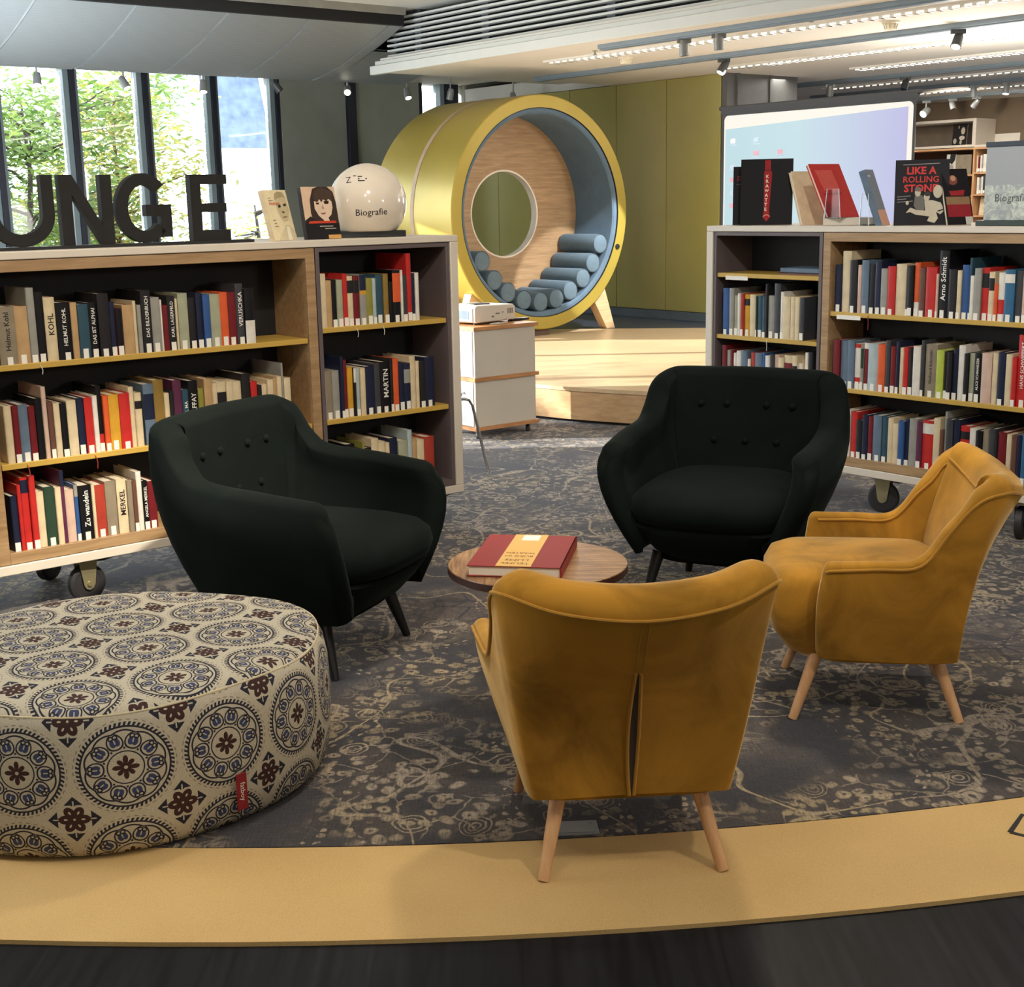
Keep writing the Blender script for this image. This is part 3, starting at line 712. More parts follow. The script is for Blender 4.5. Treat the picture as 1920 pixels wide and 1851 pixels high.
BROW('R',0.768,'upper book row of right dark bay','''-0.744 -0.700 0.243 us
-0.700 -0.671 0.244 gs
-0.671 -0.647 0.210 es
-0.647 -0.627 0.220 w
-0.627 -0.607 0.220 Rs
-0.607 -0.573 0.217 ys||k:.75:.9
-0.573 -0.534 0.217 c
-0.534 -0.524 0.211 Gs
-0.524 -0.493 0.212 qs
-0.493 -0.472 0.213 qs
-0.472 -0.458 0.273 k
-0.458 -0.420 0.217 gs
-0.420 -0.382 0.276 ds
-0.382 -0.363 0.238 ws
-0.363 -0.317 0.217 c
-0.317 -0.291 0.218 c
-0.291 -0.264 0.217 c
-0.264 -0.235 0.214 ds''')
BROW('R',0.463,'lower book row of right dark bay','''-0.745 -0.713 0.264 m
-0.713 -0.686 0.241 gs
-0.686 -0.666 0.242 m
-0.666 -0.648 0.230 w
-0.648 -0.616 0.242 w
-0.616 -0.576 0.245 s
-0.576 -0.559 0.206 w
-0.559 -0.528 0.239 R
-0.528 -0.485 0.240 s
-0.485 -0.463 0.240 u
-0.463 -0.435 0.231 w
-0.435 -0.413 0.239 d
-0.413 -0.386 0.239 P
-0.386 -0.353 0.228 c
-0.353 -0.299 0.241 c||m:.45:.85
-0.299 -0.270 0.243 c||k:.4:.8
-0.270 -0.241 0.209 w
-0.241 -0.225 0.230 t
-0.225 -0.204 0.263 w
-0.204 -0.175 0.267 k''')
BROW('R',0.915,'top shelf of right oak bay','''-0.066 -0.030 0.227 ns
-0.030 0.018 0.289 c
0.018 0.060 0.249 ks
0.060 0.080 0.228 P
0.080 0.118 0.250 ss
0.118 0.148 0.231 ks
0.148 0.183 0.243 ns
0.183 0.217 0.215 gs
0.217 0.258 0.226 rs
0.258 0.310 0.237 c
0.310 0.323 0.230 ds
0.323 0.352 0.229 bs
0.352 0.379 0.245 os||w:.03:.3
0.379 0.408 0.223 Bs
0.412 0.466 0.227 rs
0.466 0.477 0.200 Ps
0.477 0.524 0.299 bs|Arno Schmidt|
0.524 0.564 0.221 ks
0.564 0.584 0.217 cs
0.584 0.617 0.240 us
0.617 0.629 0.270 qs
0.629 0.647 0.197 w
0.647 0.678 0.228 gs
0.678 0.712 0.231 rs||k:.64:.9
0.712 0.738 0.215 cs||k:.64:.88
0.738 0.755 0.167 os
0.755 0.786 0.213 ws||r:.2:.48
0.786 0.830 0.226 Us||w:.76:.92
0.830 0.863 0.222 ds
0.863 0.886 0.261 Ps''')
BROW('R',0.567,'middle shelf of right oak bay','''-0.062 -0.023 0.232 ms
-0.023 0.021 0.230 ss
0.021 0.056 0.231 ss
0.056 0.088 0.220 ws||r:.17:.3,r:.92:1
0.088 0.105 0.200 gs||G:.55:1
0.105 0.132 0.228 ms||w:.88:1
0.132 0.185 0.228 as
0.185 0.225 0.227 os
0.225 0.248 0.247 ds
0.248 0.277 0.222 ms
0.277 0.296 0.246 ns
0.296 0.319 0.219 c
0.319 0.344 0.222 rs
0.344 0.368 0.221 ks
0.368 0.406 0.231 w
0.406 0.423 0.259 ds
0.426 0.484 0.244 Ts|Gerhard Schröder|
0.484 0.520 0.222 ls
0.520 0.536 0.218 ks
0.536 0.560 0.216 ks
0.560 0.586 0.231 ns
0.586 0.619 0.249 w
0.619 0.640 0.217 ks
0.640 0.667 0.218 es
0.667 0.703 0.222 bs|ALICE SCHWARZER|
0.703 0.750 0.226 P
0.750 0.776 0.228 c
0.776 0.811 0.234 ns
0.811 0.840 0.228 c
0.840 0.861 0.217 rs
0.861 0.908 0.311 rs|HANS SCHWIPPERT|''')
BROW('R',0.243,'bottom shelf of right oak bay','''0.012 0.046 0.235 w
0.046 0.083 0.229 rs
0.083 0.116 0.196 ks
0.116 0.146 0.224 ns
0.146 0.173 0.218 ms
0.173 0.217 0.227 ss
0.217 0.248 0.226 qs
0.248 0.277 0.222 c
0.277 0.308 0.200 c
0.308 0.337 0.216 us
0.337 0.362 0.219 ns
0.362 0.402 0.232 g
0.402 0.428 0.224 ps
0.428 0.484 0.231 rs||w:.75:.95
0.486 0.519 0.248 c
0.519 0.538 0.199 B
0.538 0.550 0.281 g
0.550 0.582 0.251 d
0.582 0.613 0.253 n
0.613 0.658 0.228 r||k:.75:.9
0.658 0.693 0.223 w
0.693 0.724 0.217 b
0.724 0.753 0.226 T
0.753 0.782 0.232 d
0.782 0.794 0.216 k
0.794 0.832 0.223 m
0.832 0.859 0.218 c
0.859 0.883 0.218 B
0.883 0.906 0.220 ns
0.906 0.928 0.229 Us''')
# ribbon bookmarks hanging over the shelf fronts, and shelf strips
RIB = plain('ribbon_red', rgb(150, 50, 36), .7); RIBW = plain('ribbon_pale', rgb(214, 206, 190), .7)
def ribbon(side, s, z, ln, m, lb):
    u, n, p = (uL, nL, pL) if side == 'L' else (uR, nR, pR)
    o = p+u*s+V3((0, 0, z)); f = lambda d, dz, ds=0: o+n*d+u*ds+V3((0, 0, dz))
    tag(MB().tube([f(.03, .002), f(.012, .003), f(.007, -.004, .002), f(.006, -.5*ln, .006), f(.007, -ln, .004)], .0016, 6).build('bookmark_ribbon', m), lb, 'ribbon')
ribbon('L', -.43, .915, .03, RIBW, 'pale bookmark ribbon over the upper shelf edge of the left oak bay')
ribbon('L', -.51, .567, .045, RIB, 'red bookmark ribbon over the lower left shelf edge beside slate blue book')
ribbon('L', -.26, .567, .045, RIB, 'red bookmark ribbon over the left oak bay lower shelf, middle')
ribbon('L', .89, .95, .035, RIBW, 'pale bookmark ribbon on the left dark bay top shelf, left one')
ribbon('L', 1.02, .95, .035, RIBW, 'pale bookmark ribbon on the left dark bay top shelf, right one')
ribbon('R', .13, .915, .06, RIB, 'dark red bookmark ribbon hanging under the right oak bay top shelf')
ribbon('R', -.45, .768, .05, RIBW, 'pale bookmark ribbon under the right dark bay upper book row')
for s, z, w, lb in ((-.745, 1.073, .14, 'white label strip on the top shelf edge of right dark bay'), (-.07, .915, .13, 'white label strip on the top shelf edge of right oak bay')):
    o = pR+uR*(s+.03)+V3((0, 0, z)); tag(MB().box(0, w, .008, .0115, -.02, -.001).build('label_strip', LABELW, loc=o, rz=aR), lb, 'label')
def flatbook(lb, side, s, z, w, d, h, c, dy=.03, name='flat_book'):
    u, n, p, a = (uL, nL, pL, aL) if side == 'L' else (uR, nR, pR, aR)
    o = p+u*s+n*dy+V3((0, 0, z)); e = .0025
    b = MB().box(0, w, 0, d, 0, e).box(0, w, 0, d, h-e, h).box(0, w, 0, .003, 0, h).build('book', bookmat(c), loc=o, rz=a); tag(b, lb, 'book')
    MB().box(.004, w-.004, .003, d-.004, e, h-e).build('page_block', PAPER, b); return b
flatbook('brown book lying flat, bottom of the pair in right dark bay', 'R', -.40, 1.0735, .26, .19, .022, 'B')
flatbook('blue book lying flat, topmost of the pair in right dark bay', 'R', -.395, 1.0965, .24, .17, .022, 's', .035)
flatbook('thin white book lying flat at left of the right dark bay top shelf', 'R', -.755, 1.0735, .20, .22, .010, 'w', .02)
# ================================================================ letter sign
def arc(cx, cz, rx, rz, a0, a1, n=22): return [(cx+rx*math.cos(rad(a0+(a1-a0)*i/n)), cz+rz*math.sin(rad(a0+(a1-a0)*i/n))) for i in range(n+1)]
LT = plain('letter_black', (.006, .0055, .005), .75, var=.3, scale=20)
t = thing('letter_sign', 'big black standing letters on a strip along the left bookcase top', 'letter sign', pL+uL*-.5+nL*.10+V3((0, 0, 1.315)), aL)
S0 = -.5; zb = .016; H = .243; wd_ = .043
MB().box(-.70, .985, -.012, .05, 0, .011).build('base_strip', BLK, t)
mb = MB(); mb.box(-.62, -.62+wd_, 0, .036, .011, zb+H); mb.box(-.62, -.49, 0, .036, .011, .011+wd_); mb.build('letter_L', LT, t)
mb = MB(); mb.ribbon(arc(-.36, .011+.125, .094, .104, 0, 360, 40), wd_, 0, .036); mb.build('letter_O', LT, t)
def place(x0, x1):  # sign-local x from shelf position
    return x0-S0, x1-S0
x0, x1 = place(-.535, -.295); r = (x1-x0-wd_)/2; cx = (x0+x1)/2
mb = MB(); mb.ribbon([(cx-r, zb+H)]+arc(cx, .011+wd_/2+r*.92, r, r*.92, 180, 360)+[(cx+r, zb+H)], wd_, 0, .036); mb.build('letter_U', LT, t)
x0, x1 = place(-.272, -.078); mb = MB(); mb.box(x0, x0+wd_, 0, .036, .011, zb+H); mb.box(x1-wd_, x1, 0, .036, .011, zb+H)
mb.prism([(x0+.004, zb+H), (x0+wd_*1.12, zb+H), (x1-.004, .011), (x1-wd_*1.12, .011)], .0005, .0355); mb.build('letter_N', LT, t)
x0, x1 = place(-.064, .150); cx = (x0+x1)/2; rx = (x1-x0-wd_)/2; cz = .011+.127; rz_ = .105
mb = MB(); mb.ribbon(arc(cx, cz, rx, rz_, 42, 318, 34), wd_, 0, .036); mb.box(x1-wd_, x1, 0, .036, .030, cz+.012); mb.box(cx+.006, x1-wd_, .0003, .0357, cz-.030, cz+.012); mb.build('letter_G', LT, t)
x0, x1 = place(.232, .392); mb = MB(); mb.box(x0, x0+wd_, 0, .036, .011, zb+H); e = x0+wd_-.001
for z0, z1, xx in ((.011, .011+.04, x1), (zb+H-.036, zb+H, x1-.006), (.118, .152, x1-.012)): mb.box(e, xx, .0003, .0357, z0, z1)
mb.build('letter_E', LT, t)
# ================================================================ displayed books
def dbook(label, o, xr, up, w, h, th, c, pages=True, name='display_book', spine='l'):
    F = frame(o, xr, up)
    b = MB().box(0, w, 0, h, -.003, 0).box(0, w, 0, h, -th, -th+.003).box(*((0, .003) if spine == 'l' else (w-.003, w)), 0, h, -th+.003, -.003).build(name, bookmat(c) if isinstance(c, str) else c, bevel=.0008)
    b.matrix_world = F; tag(b, label, 'book')
    MB().box(.004, w-.004, .004, h-.004, -th+.003, -.003).build('page_block', PAPER, b)
    return b
_CM = {}
def cm(r, g, b):
    k = (r, g, b)
    if k not in _CM: _CM[k] = plain('print_%02x%02x%02x' % k, rgb(r, g, b), .55, var=.06, scale=30, Specular_IOR_Level=.2)
    return _CM[k]
def art(b, w, h, shapes, name='cover_print'):
    """flat printed shapes on the front cover; polygons in 0..1"""
    mats = []; mb = MB(); z = .0005
    for c, poly in shapes:
        if c not in mats: mats.append(c)
        if isinstance(poly, str) or (isinstance(poly, tuple) and isinstance(poly[0], str)):
            s, cx, cy, tw, th = poly[:5]; put_text(mb, s, tw*w, th*h, Matrix.Translation((cx*w, cy*h, z+.0006)), mats.index(c), bold=poly[5] if len(poly) > 5 else 0, keep=True)
        else: mb.add([(x*w, y*h, z) for x, y in poly], [list(range(len(poly)))], mats.index(c))
        z += .00012
    return mb.build(name, [cm(*c) for c in mats], b, smooth=0, fix=False)
def ell(cx, cy, rx, ry, n=20, a0=0, a1=360): return [(cx+rx*math.cos(rad(a0+(a1-a0)*i/n)), cy+ry*math.sin(rad(a0+(a1-a0)*i/n))) for i in range(n if a1-a0 == 360 else n+1)]
Z1 = V3((0, 0, 1))
def turn(v, deg): return Matrix.Rotation(rad(deg), 3, 'Z') @ v
def pose(u, n, psi, tilt):
    """reading direction and up vector of a book turned by psi and leaning back by tilt"""
    c, q = math.cos(rad(psi)), math.sin(rad(psi)); xr = u*c+n*q; bk = n*c-u*q
    return xr, Z1*math.cos(rad(tilt))+bk*math.sin(rad(tilt))
oL = lambda s, d, z=1.3155: pL+uL*s+nL*d+V3((0, 0, z)); oR = lambda s, d, z=1.3155: pR+uR*s+nR*d+V3((0, 0, z))
w, h = .150, .205
b = dbook('cream book with pale male portrait standing beside the letter E', oL(.583, .10), *pose(uL, nL, 24, 14), w, h, .024, 'c', spine='l')
art(b, w, h, [((232, 216, 176), [(0, 0), (1, 0), (1, 1), (0, 1)]), ((206, 190, 150), [(.42, .86), (.5, .93), (.8, .93), (.92, .86), (.95, .6), (.88, .48), (.8, .38), (.62, .36), (.5, .45), (.43, .62)]),
  ((176, 158, 122), [(.42, .8), (.46, .92), (.62, .97), (.85, .95), (.93, .84), (.8, .86), (.6, .84)]), ((60, 50, 44), [(.5, .69), (.62, .71), (.63, .66), (.52, .64)]), ((60, 50, 44), [(.74, .72), (.88, .73), (.87, .68), (.76, .67)]),
  ((96, 80, 66), [(.62, .58), (.72, .57), (.74, .54), (.63, .54)]), ((150, 120, 100), [(.6, .47), (.8, .48), (.78, .45), (.62, .44)]), ((214, 200, 164), [(.2, 0), (.5, .22), (.66, .30), (.8, .3), (.95, .2), (1, .12), (1, 0)]), ((240, 232, 206), [(.62, .0), (.66, .27), (.78, .27), (.8, 0)]),
  ((150, 140, 110), ell(.2, .84, .07, .008, 8)), ((150, 140, 110), ell(.24, .79, .11, .008, 8)), ((150, 140, 110), ell(.2, .4, .08, .01, 8)), ((150, 140, 110), ell(.22, .34, .06, .01, 8)), ((150, 140, 110), ell(.24, .28, .1, .01, 8)), ((206, 84, 54), ('Andreas', .36, .735, .5, .07))])
w, h = .170, .213
b = dbook('black and beige book with female portrait beside the white dome sign', oL(.738, .105), *pose(uL, nL, 6, 10), w, h, .026, 'k')
art(b, w, h, [((216, 186, 158), [(0, .30), (1, .30), (1, 1), (0, 1)]), ((58, 46, 40), [(.24, .3), (.20, .5), (.22, .75), (.34, .96), (.5, 1), (.78, 1), (.94, .9), (.99, .7), (1, .3)]), ((40, 34, 32), [(0, .30), (.0, .36), (.18, .44), (.3, .36), (.34, .3)]),
  ((222, 196, 172), [(.34, .72), (.33, .58), (.42, .45), (.54, .37), (.64, .37), (.8, .46), (.87, .6), (.86, .74), (.7, .78), (.5, .76)]), ((74, 58, 48), [(.32, .78), (.4, .70), (.46, .72), (.5, .76), (.56, .70), (.62, .76), (.7, .71), (.78, .77), (.88, .70), (.9, .9), (.6, .99), (.38, .92)]),
  ((40, 30, 28), [(.38, .69), (.48, .70), (.47, .66), (.4, .66)]), ((40, 30, 28), [(.62, .72), (.78, .73), (.76, .67), (.64, .67)]), ((176, 146, 126), [(.54, .60), (.58, .66), (.61, .58), (.56, .56)]), ((150, 96, 86), [(.48, .50), (.66, .505), (.6, .47), (.52, .47)]), ((222, 196, 172), [(.56, .3), (.54, .4), (.7, .4), (.74, .3)]),
  ((30, 27, 28), [(0, 0), (1, 0), (1, .30), (0, .30)]), ((196, 66, 44), [(.08, .30), (.12, .345), (.9, .345), (.92, .30)]), ((190, 180, 168), [(.4, .25), (.8, .25), (.8, .235), (.4, .235)]), ((190, 180, 168), [(.55, .205), (.88, .205), (.88, .19), (.55, .19)]), ((206, 156, 88), [(.62, .0), (1, .0), (1, .075), (.62, .075)])])
# white dome sign
t = thing('dome_sign', 'white glossy dome sign reading Biografie on a black foot', 'sign', oL(1.088, .19), rad(9))
MB().box(-.142, .152, -.07, .07, 0, .026).build('foot', BLKG, t, bevel=.002)
DOMEM = M_('dome_acrylic', rgb(226, 214, 196), .12)
R_, FL = .164, .156; cz = .141; mb = MB(); rows = []
for i in range(49):
    th = math.pi*i/48; rows.append([(R_*math.sin(th)*math.cos(2*math.pi*j/64), FL*math.sin(th)*math.sin(2*math.pi*j/64), max(.024, cz+R_*math.cos(th))) for j in range(64)])
mb.grid(rows, closev=True); mb.build('dome', DOMEM.m, t, smooth=60)
def domey(x, z): return -FL*math.sqrt(max(0, 1-(x*x+(z-cz)**2)/R_**2))-.0008
def dome_text(mb, s, cx, cz_, w, h, tilt=0.):
    vs, fs, tw, th = text_mesh(s, .0); k = min(w/tw, h/th); out = []
    for x, y, _ in vs:
        px = cx+k*x; pz = cz_+k*y+tilt*k*x; out.append((px, domey(px, pz), pz))
    mb.add(out, fs)
mb = MB(); dome_text(mb, 'Biografie', .006, .100, .130, .042, .03); dome_text(mb, 'Z', -.082, .236, .026, .024, .1)
for x0, x1, z in ((-.062, -.050, .250), (-.044, -.026, .247), (-.044, -.006, .238), (-.044, -.016, .230)):
    mb.add([(x, domey(x, zz), zz) for x, zz in ((x0, z), (x1, z), (x1, z+.004), (x0, z+.004))], [(0, 1, 2, 3)])
mb.build('sign_lettering', INK, t, smooth=0, fix=False)
# right bookcase top
w, h = .252, .318
b = dbook('large black book with red necktie cover, left end of right bookcase top', oR(-.70, .09), *pose(uR, nR, 38, 6), w, h, .022, 'b')
tie = [(.46, .98), (.57, .98), (.575, .84), (.60, .78), (.555, .2), (.575, .12), (.505, .05), (.435, .12), (.455, .2), (.445, .78), (.462, .84)]
let = [((238, 214, 190), (c, .515-.004*i, .735-.071*i, .085, .052, .03)) for i, c in enumerate('KRAWATTE')]
art(b, w, h, [((14, 13, 17), [(0, 0), (1, 0), (1, 1), (0, 1)]), ((158, 30, 36), tie), ((214, 150, 120), [(.437, .135), (.505, .165), (.573, .135), (.575, .12), (.505, .148), (.435, .12)]), ((120, 20, 26), [(.462, .84), (.575, .84), (.585, .815), (.455, .815)])]+let)
b = dbook('narrow dark book half hidden behind the black necktie book', oR(-.80, .15), *pose(uR, nR, 38, 4), .12, .285, .02, 'k')
art(b, .12, .285, [((30, 26, 30), [(0, 0), (1, 0), (1, 1), (0, 1)]), ((150, 40, 50), ('DI', .28, .8, .22, .09, .02)), ((110, 104, 104), [(.12, .7), (.6, .7), (.6, .69), (.12, .69)])])
b = dbook('beige book standing askew just right of the black necktie book', oR(-.40, .20), *pose(uR, nR, 80, 20), .17, .27, .02, 'c', spine='r')
bx = MB().box(-.125, .125, -.08, .08, 0, .034).build('display_block', plain('block_beige', rgb(206, 196, 180), .5, var=.03), loc=oR(-.085, .17), rz=aR+.5, bevel=.002); tag(bx, 'low pale block under the leaning red book', 'display block')
b = dbook('red book leaning on clear stand on the pale block', oR(-.165, .09, 1.351), *pose(uR, nR, 82, 30), .20, .285, .018, 'r', spine='r')
art(b, .20, .285, [((186, 50, 46), [(.02, .02), (.98, .02), (.98, .98), (.02, .98)]), ((204, 84, 74), [(.12, .88), (.66, .88), (.7, .52), (.2, .5)]), ((150, 34, 36), [(.12, .44), (.72, .46), (.72, .43), (.12, .41)])], 'back_print')
ACR = glassy('acrylic', (.93, .95, .96)); ACR_EDGE = plain('acrylic_edge', rgb(226, 232, 236), .15)
def easel(label, o, rz, w=.09, h=.13):
    t = thing('book_stand', label, 'book stand', o, rz)
    MB().prism([(0, 0), (w, 0), (w*.86, h), (w*.14, h)], 0, .003).build('front_plate', ACR, t)
    MB().prism([(-.0, .0), (.10, .0), (.10, .004), (.0, .004)], 0.0, w, 'x').build('base_plate', ACR, t)
    MB().tube([(.0, -.001, 0), (w*.14, -.001, h), (w*.86, -.001, h), (w, -.001, 0)], .0016, 6).build('edge', ACR_EDGE, t)
easel('clear acrylic book stand behind the red book', oR(-.155, .045, 1.3495), aR)
easel('clear acrylic book stand behind the dark narrow leaning book', oR(.03, .06), aR, .05, .14)
b = dbook('narrow slate book with orange foot leaning left on clear stand', oR(.135, .085), *pose(uR, nR, 108, 20), .115, .262, .03, 's', spine='l')
art(b, .115, .262, [((70, 78, 96), [(0, 0), (1, 0), (1, 1), (0, 1)]), ((196, 124, 76), [(0, 0), (1, 0), (1, .28), (0, .28)]), ((150, 156, 170), [(.1, .9), (.4, .9), (.4, .87), (.1, .87)])])
w, h = .228, .285
b = dbook('black book titled LIKE A ROLLING STONE with three musicians pictured', oR(.19, .09), *pose(uR, nR, 36, 8), w, h, .02, 'k')
WT = (196, 186, 164); GR = (110, 106, 100)
art(b, w, h, [((24, 23, 28), [(0, 0), (1, 0), (1, 1), (0, 1)]), ((160, 156, 150), [(.14, .93), (.82, .945), (.82, .935), (.14, .92)]), ((206, 62, 58), ('LIKE A', .49, .835, .66, .115, .03)), ((206, 62, 58), ('ROLLING', .48, .70, .66, .10, .015)), ((206, 62, 58), ('STONE', .48, .565, .64, .12, .03)),
  ((150, 146, 140), [(.05, .44), (.3, .455), (.3, .445), (.05, .43)]), ((150, 146, 140), [(.05, .40), (.22, .41), (.22, .40), (.05, .39)]), ((150, 146, 140), [(.05, .36), (.34, .375), (.34, .365), (.05, .35)]),
  (GR, [(.38, .46), (.36, .3), (.44, .2), (.56, .22), (.58, .4), (.5, .46)]), (WT, ell(.43, .50, .055, .065)), (GR, ell(.43, .55, .06, .035)), (WT, ell(.80, .51, .085, .10)), (WT, ell(.60, .43, .055, .065)), ((60, 56, 54), ell(.61, .475, .06, .035)),
  (WT, [(.56, .37), (.7, .38), (.86, .34), (.94, .22), (.86, .16), (.78, .2), (.82, .1), (.76, .03), (.62, .06), (.66, .13), (.4, .16), (.26, .22), (.28, .25), (.42, .23), (.58, .22)]), (WT, [(.22, .19), (.3, .27), (.4, .24), (.3, .2)]), ((24, 23, 28), [(.8, .215), (.94, .25), (.95, .235), (.82, .2)]), (WT, ell(.24, .34, .03, .03))])
b = dbook('dark colourful book partly hidden at right of the rolling stone book', oR(.40, .19), *pose(uR, nR, 62, 20), .125, .255, .024, 'k', spine='r')
art(b, .125, .255, [((26, 22, 26), [(0, 0), (1, 0), (1, 1), (0, 1)]), ((130, 70, 60), ell(.4, .8, .18, .09)), ((190, 150, 120), ell(.42, .83, .1, .05)), ((150, 40, 44), [(.2, .6), (.8, .62), (.75, .52), (.25, .52)]), ((140, 110, 80), [(.05, .5), (.95, .5), (.95, .36), (.05, .36)]), ((140, 36, 44), [(.05, .36), (.95, .36), (.95, .14), (.05, .14)]), ((190, 186, 176), [(.7, .14), (.98, .14), (.98, 0), (.7, 0)])])
wb = MB().box(0, .10, 0, .10, 0, .012).build('paper_stack', PAPER, loc=oR(.555, .12), rz=aR); tag(wb, 'small flat white paper stack beside the grey Biografie sign', 'paper')
t = thing('stand_sign', 'grey acrylic sign reading Biografie with dark top bar, right edge', 'sign', oR(.64, .08), aR)
MB().box(-.02, .40, -.035, .045, 0, .022).build('foot', plain('foot_green', rgb(44, 58, 54), .4), t, bevel=.002)
m = M_('sign_grey', rgb(160, 164, 164), .25); v = m.coord(); n = m.noise(v, 26, 5, 1.5, .65); cz_ = m.N.new('ShaderNodeSeparateXYZ'); m.t.links.new(v, cz_.inputs[0]); zz = X(m.t, cz_.outputs[2])
m.link('Base Color', m.mix(n.ramp(.42, .62)*zz.lt(.165), rgb(160, 164, 166), rgb(206, 214, 200)))  # mottled reflection on the lower half painted into the colour
MB().box(0, .38, -.010, .012, .022, .318).build('panel', m.m, t, bevel=.002)
MB().box(-.003, .383, -.014, .016, .318, .338).build('top_bar', plain('bar_dark', rgb(50, 60, 72), .4), t, bevel=.002)
mb = MB(); put_text(mb, 'Biografie', .17, .04, frame((.125, -.0112, .108), (1, 0, 0), (0, 0, 1))); mb.build('sign_lettering', plain('ink_grey', rgb(84, 92, 90), .5), t, smooth=0, fix=False)

# ================================================================ white storage cabinet, projector, remote
K = V3((-.214, 8.13, 0)); aC = rad(38.9)
t = thing('cabinet', 'white rolling cabinet with three wooden edge boards beside left bookcase', 'cabinet', K, aC)
EDG = wood('cabinet_edge', rgb(176, 120, 72), rgb(206, 150, 98), .45, (2, 14, 14)); CABW = plain('cabinet_white', rgb(206, 198, 184), .5, var=.02)
D = .40
for z in (.065, .372, .685): MB().box(0, .515, 0, D, z, z+.022).build('board', EDG, t, bevel=.001)
for z0, z1 in ((.087, .372), (.394, .685)):
    MB().box(.012, .495, .012, D-.012, z0, z1).build('body_panel', CABW, t, bevel=.002)
    MB().box(.006, .012, .03, D-.03, z0+.006, z1-.006).build('side_door', plain('side_lit_white', rgb(228, 228, 230), .4, var=.02), t, bevel=.001)  # paler than the body: daylight on this side is painted in
hd = MB().tube([(.004, .12, .30), (-.014, .12, .30), (-.014, .24, .30), (.004, .24, .30)], .005, 8).build('handle', STEEL, t)
for x in (.06, .46):
    for y in (.05, D-.05):
        c = thing('caster', None, None, (x, y, 0), .6); c.parent = t
        MB().lathe([(.006, -.01), (.024, -.011), (.027, -.006), (.027, .006), (.024, .011), (.006, .01)], 24, axis='Y', closed=True).build('wheel', RUB, c, loc=(0, 0, .027))
        MB().box(-.014, .014, -.016, -.012, .024, .058).box(-.014, .014, .012, .016, .024, .058).box(-.016, .016, -.018, .018, .056, .0645).build('fork', CHROME, c)
P0 = V3((-.16, 8.30, .708)); aP = rad(52)
t = thing('projector', 'white video projector standing on the rolling cabinet', 'projector', V3((-.205, 8.255, .707)), rad(48))
PJ = plain('projector_white', rgb(220, 212, 198), .4, var=.02); W, D = .37, .30
mb = MB().prism([(0, .028), (.006, .014), (W-.006, .014), (W, .028), (W, .098), (W-.02, .112), (.02, .120), (0, .106)], 0, D)
mb.build('body', PJ, t, bevel=.006)
MB().box(-.006, 0, .02, D-.02, .022, .104).build('front_grille', plain('grille_white', rgb(226, 228, 228), .4), t, bevel=.004)
MB().box(-.0075, -.006, .05, D-.05, .036, .090).build('vent_window', plain('vent_blue', rgb(128, 144, 158), .3), t)
mb = MB()
for k in range(5): mb.box(W*.80+k*.011, W*.80+k*.011+.006, -.001, .002, .055, .088)
mb.box(W*.50, W*.60, -.001, .002, .058, .066); mb.box(W*.66, W*.70, -.001, .002, .064, .070); mb.box(W*.40, W*.46, -.001, .002, .04, .05); mb.build('port_panel', plain('port_grey', rgb(120, 112, 104), .5), t)
MB().box(.08, .22, .08, .16, .114, .124).build('top_control', plain('control_dark', rgb(80, 78, 76), .4), t, bevel=.002)
for x, y in ((.03, .03), (W-.03, .03), (.03, D-.03), (W-.03, D-.03)): MB().cyl((x, y, 0), (x, y, .016), .012, n=14).build('foot', RUB, t)
MB().tube([(W*.8, .0, .03), (W*.7, -.03, .004), (W*.4, -.05, .004), (W*.3, -.02, .004), (W*.55, -.01, .004)], .004, 8).build('cable', PJ, t)
r = MB().box(0, .14, 0, .045, 0, .017).build('remote_control', BLKG, loc=(.02, 8.52, .7075), rz=rad(36), bevel=.005); tag(r, 'black remote control lying on the cabinet beside the projector', 'remote control')
MB().cyl((.03, .022, .017), (.03, .022, .019), .007, n=14).build('button', RUB, r)
# chrome chair, mostly behind the left bookcase
t = thing('chair', 'chair with thin chrome legs behind the right end of left bookcase', 'chair', (-.463, 6.97, .012), rad(45))
MB().prism([(-.15, -.17), (.15, -.15), (.17, .1), (.15, .2), (-.15, .2), (-.17, .1)], .445, .455, 'z').build('seat', plain('chair_shell', rgb(60, 62, 66), .4), t, bevel=.003)
MB().prism([(-.17, .56), (.17, .56), (.2, .7), (.17, .84), (-.17, .84), (-.2, .7)], .2, .212).build('backrest', plain('chair_shell2', rgb(60, 62, 66), .4), t, bevel=.003)
MB().tube([(-.1, .14, .44), (-.11, .2, .48), (-.11, .215, .62)], .008).tube([(.1, .14, .44), (.11, .2, .48), (.11, .215, .62)], .008).build('back_support', CHROME, t)
for sx in (-1, 1):
    for sy in (-1, 1):
        MB().tube([(0, sy*.08, .425), (sx*.17, sy*.14, .425), (sx*.195, sy*.152, .418), (sx*.21, sy*.16, .39), (sx*.268, sy*.215, .02)], .0085, 12).cyl((sx*.2705, sy*.217, .0), (sx*.268, sy*.215, .02), .011, n=12).build('leg', CHROME, t)

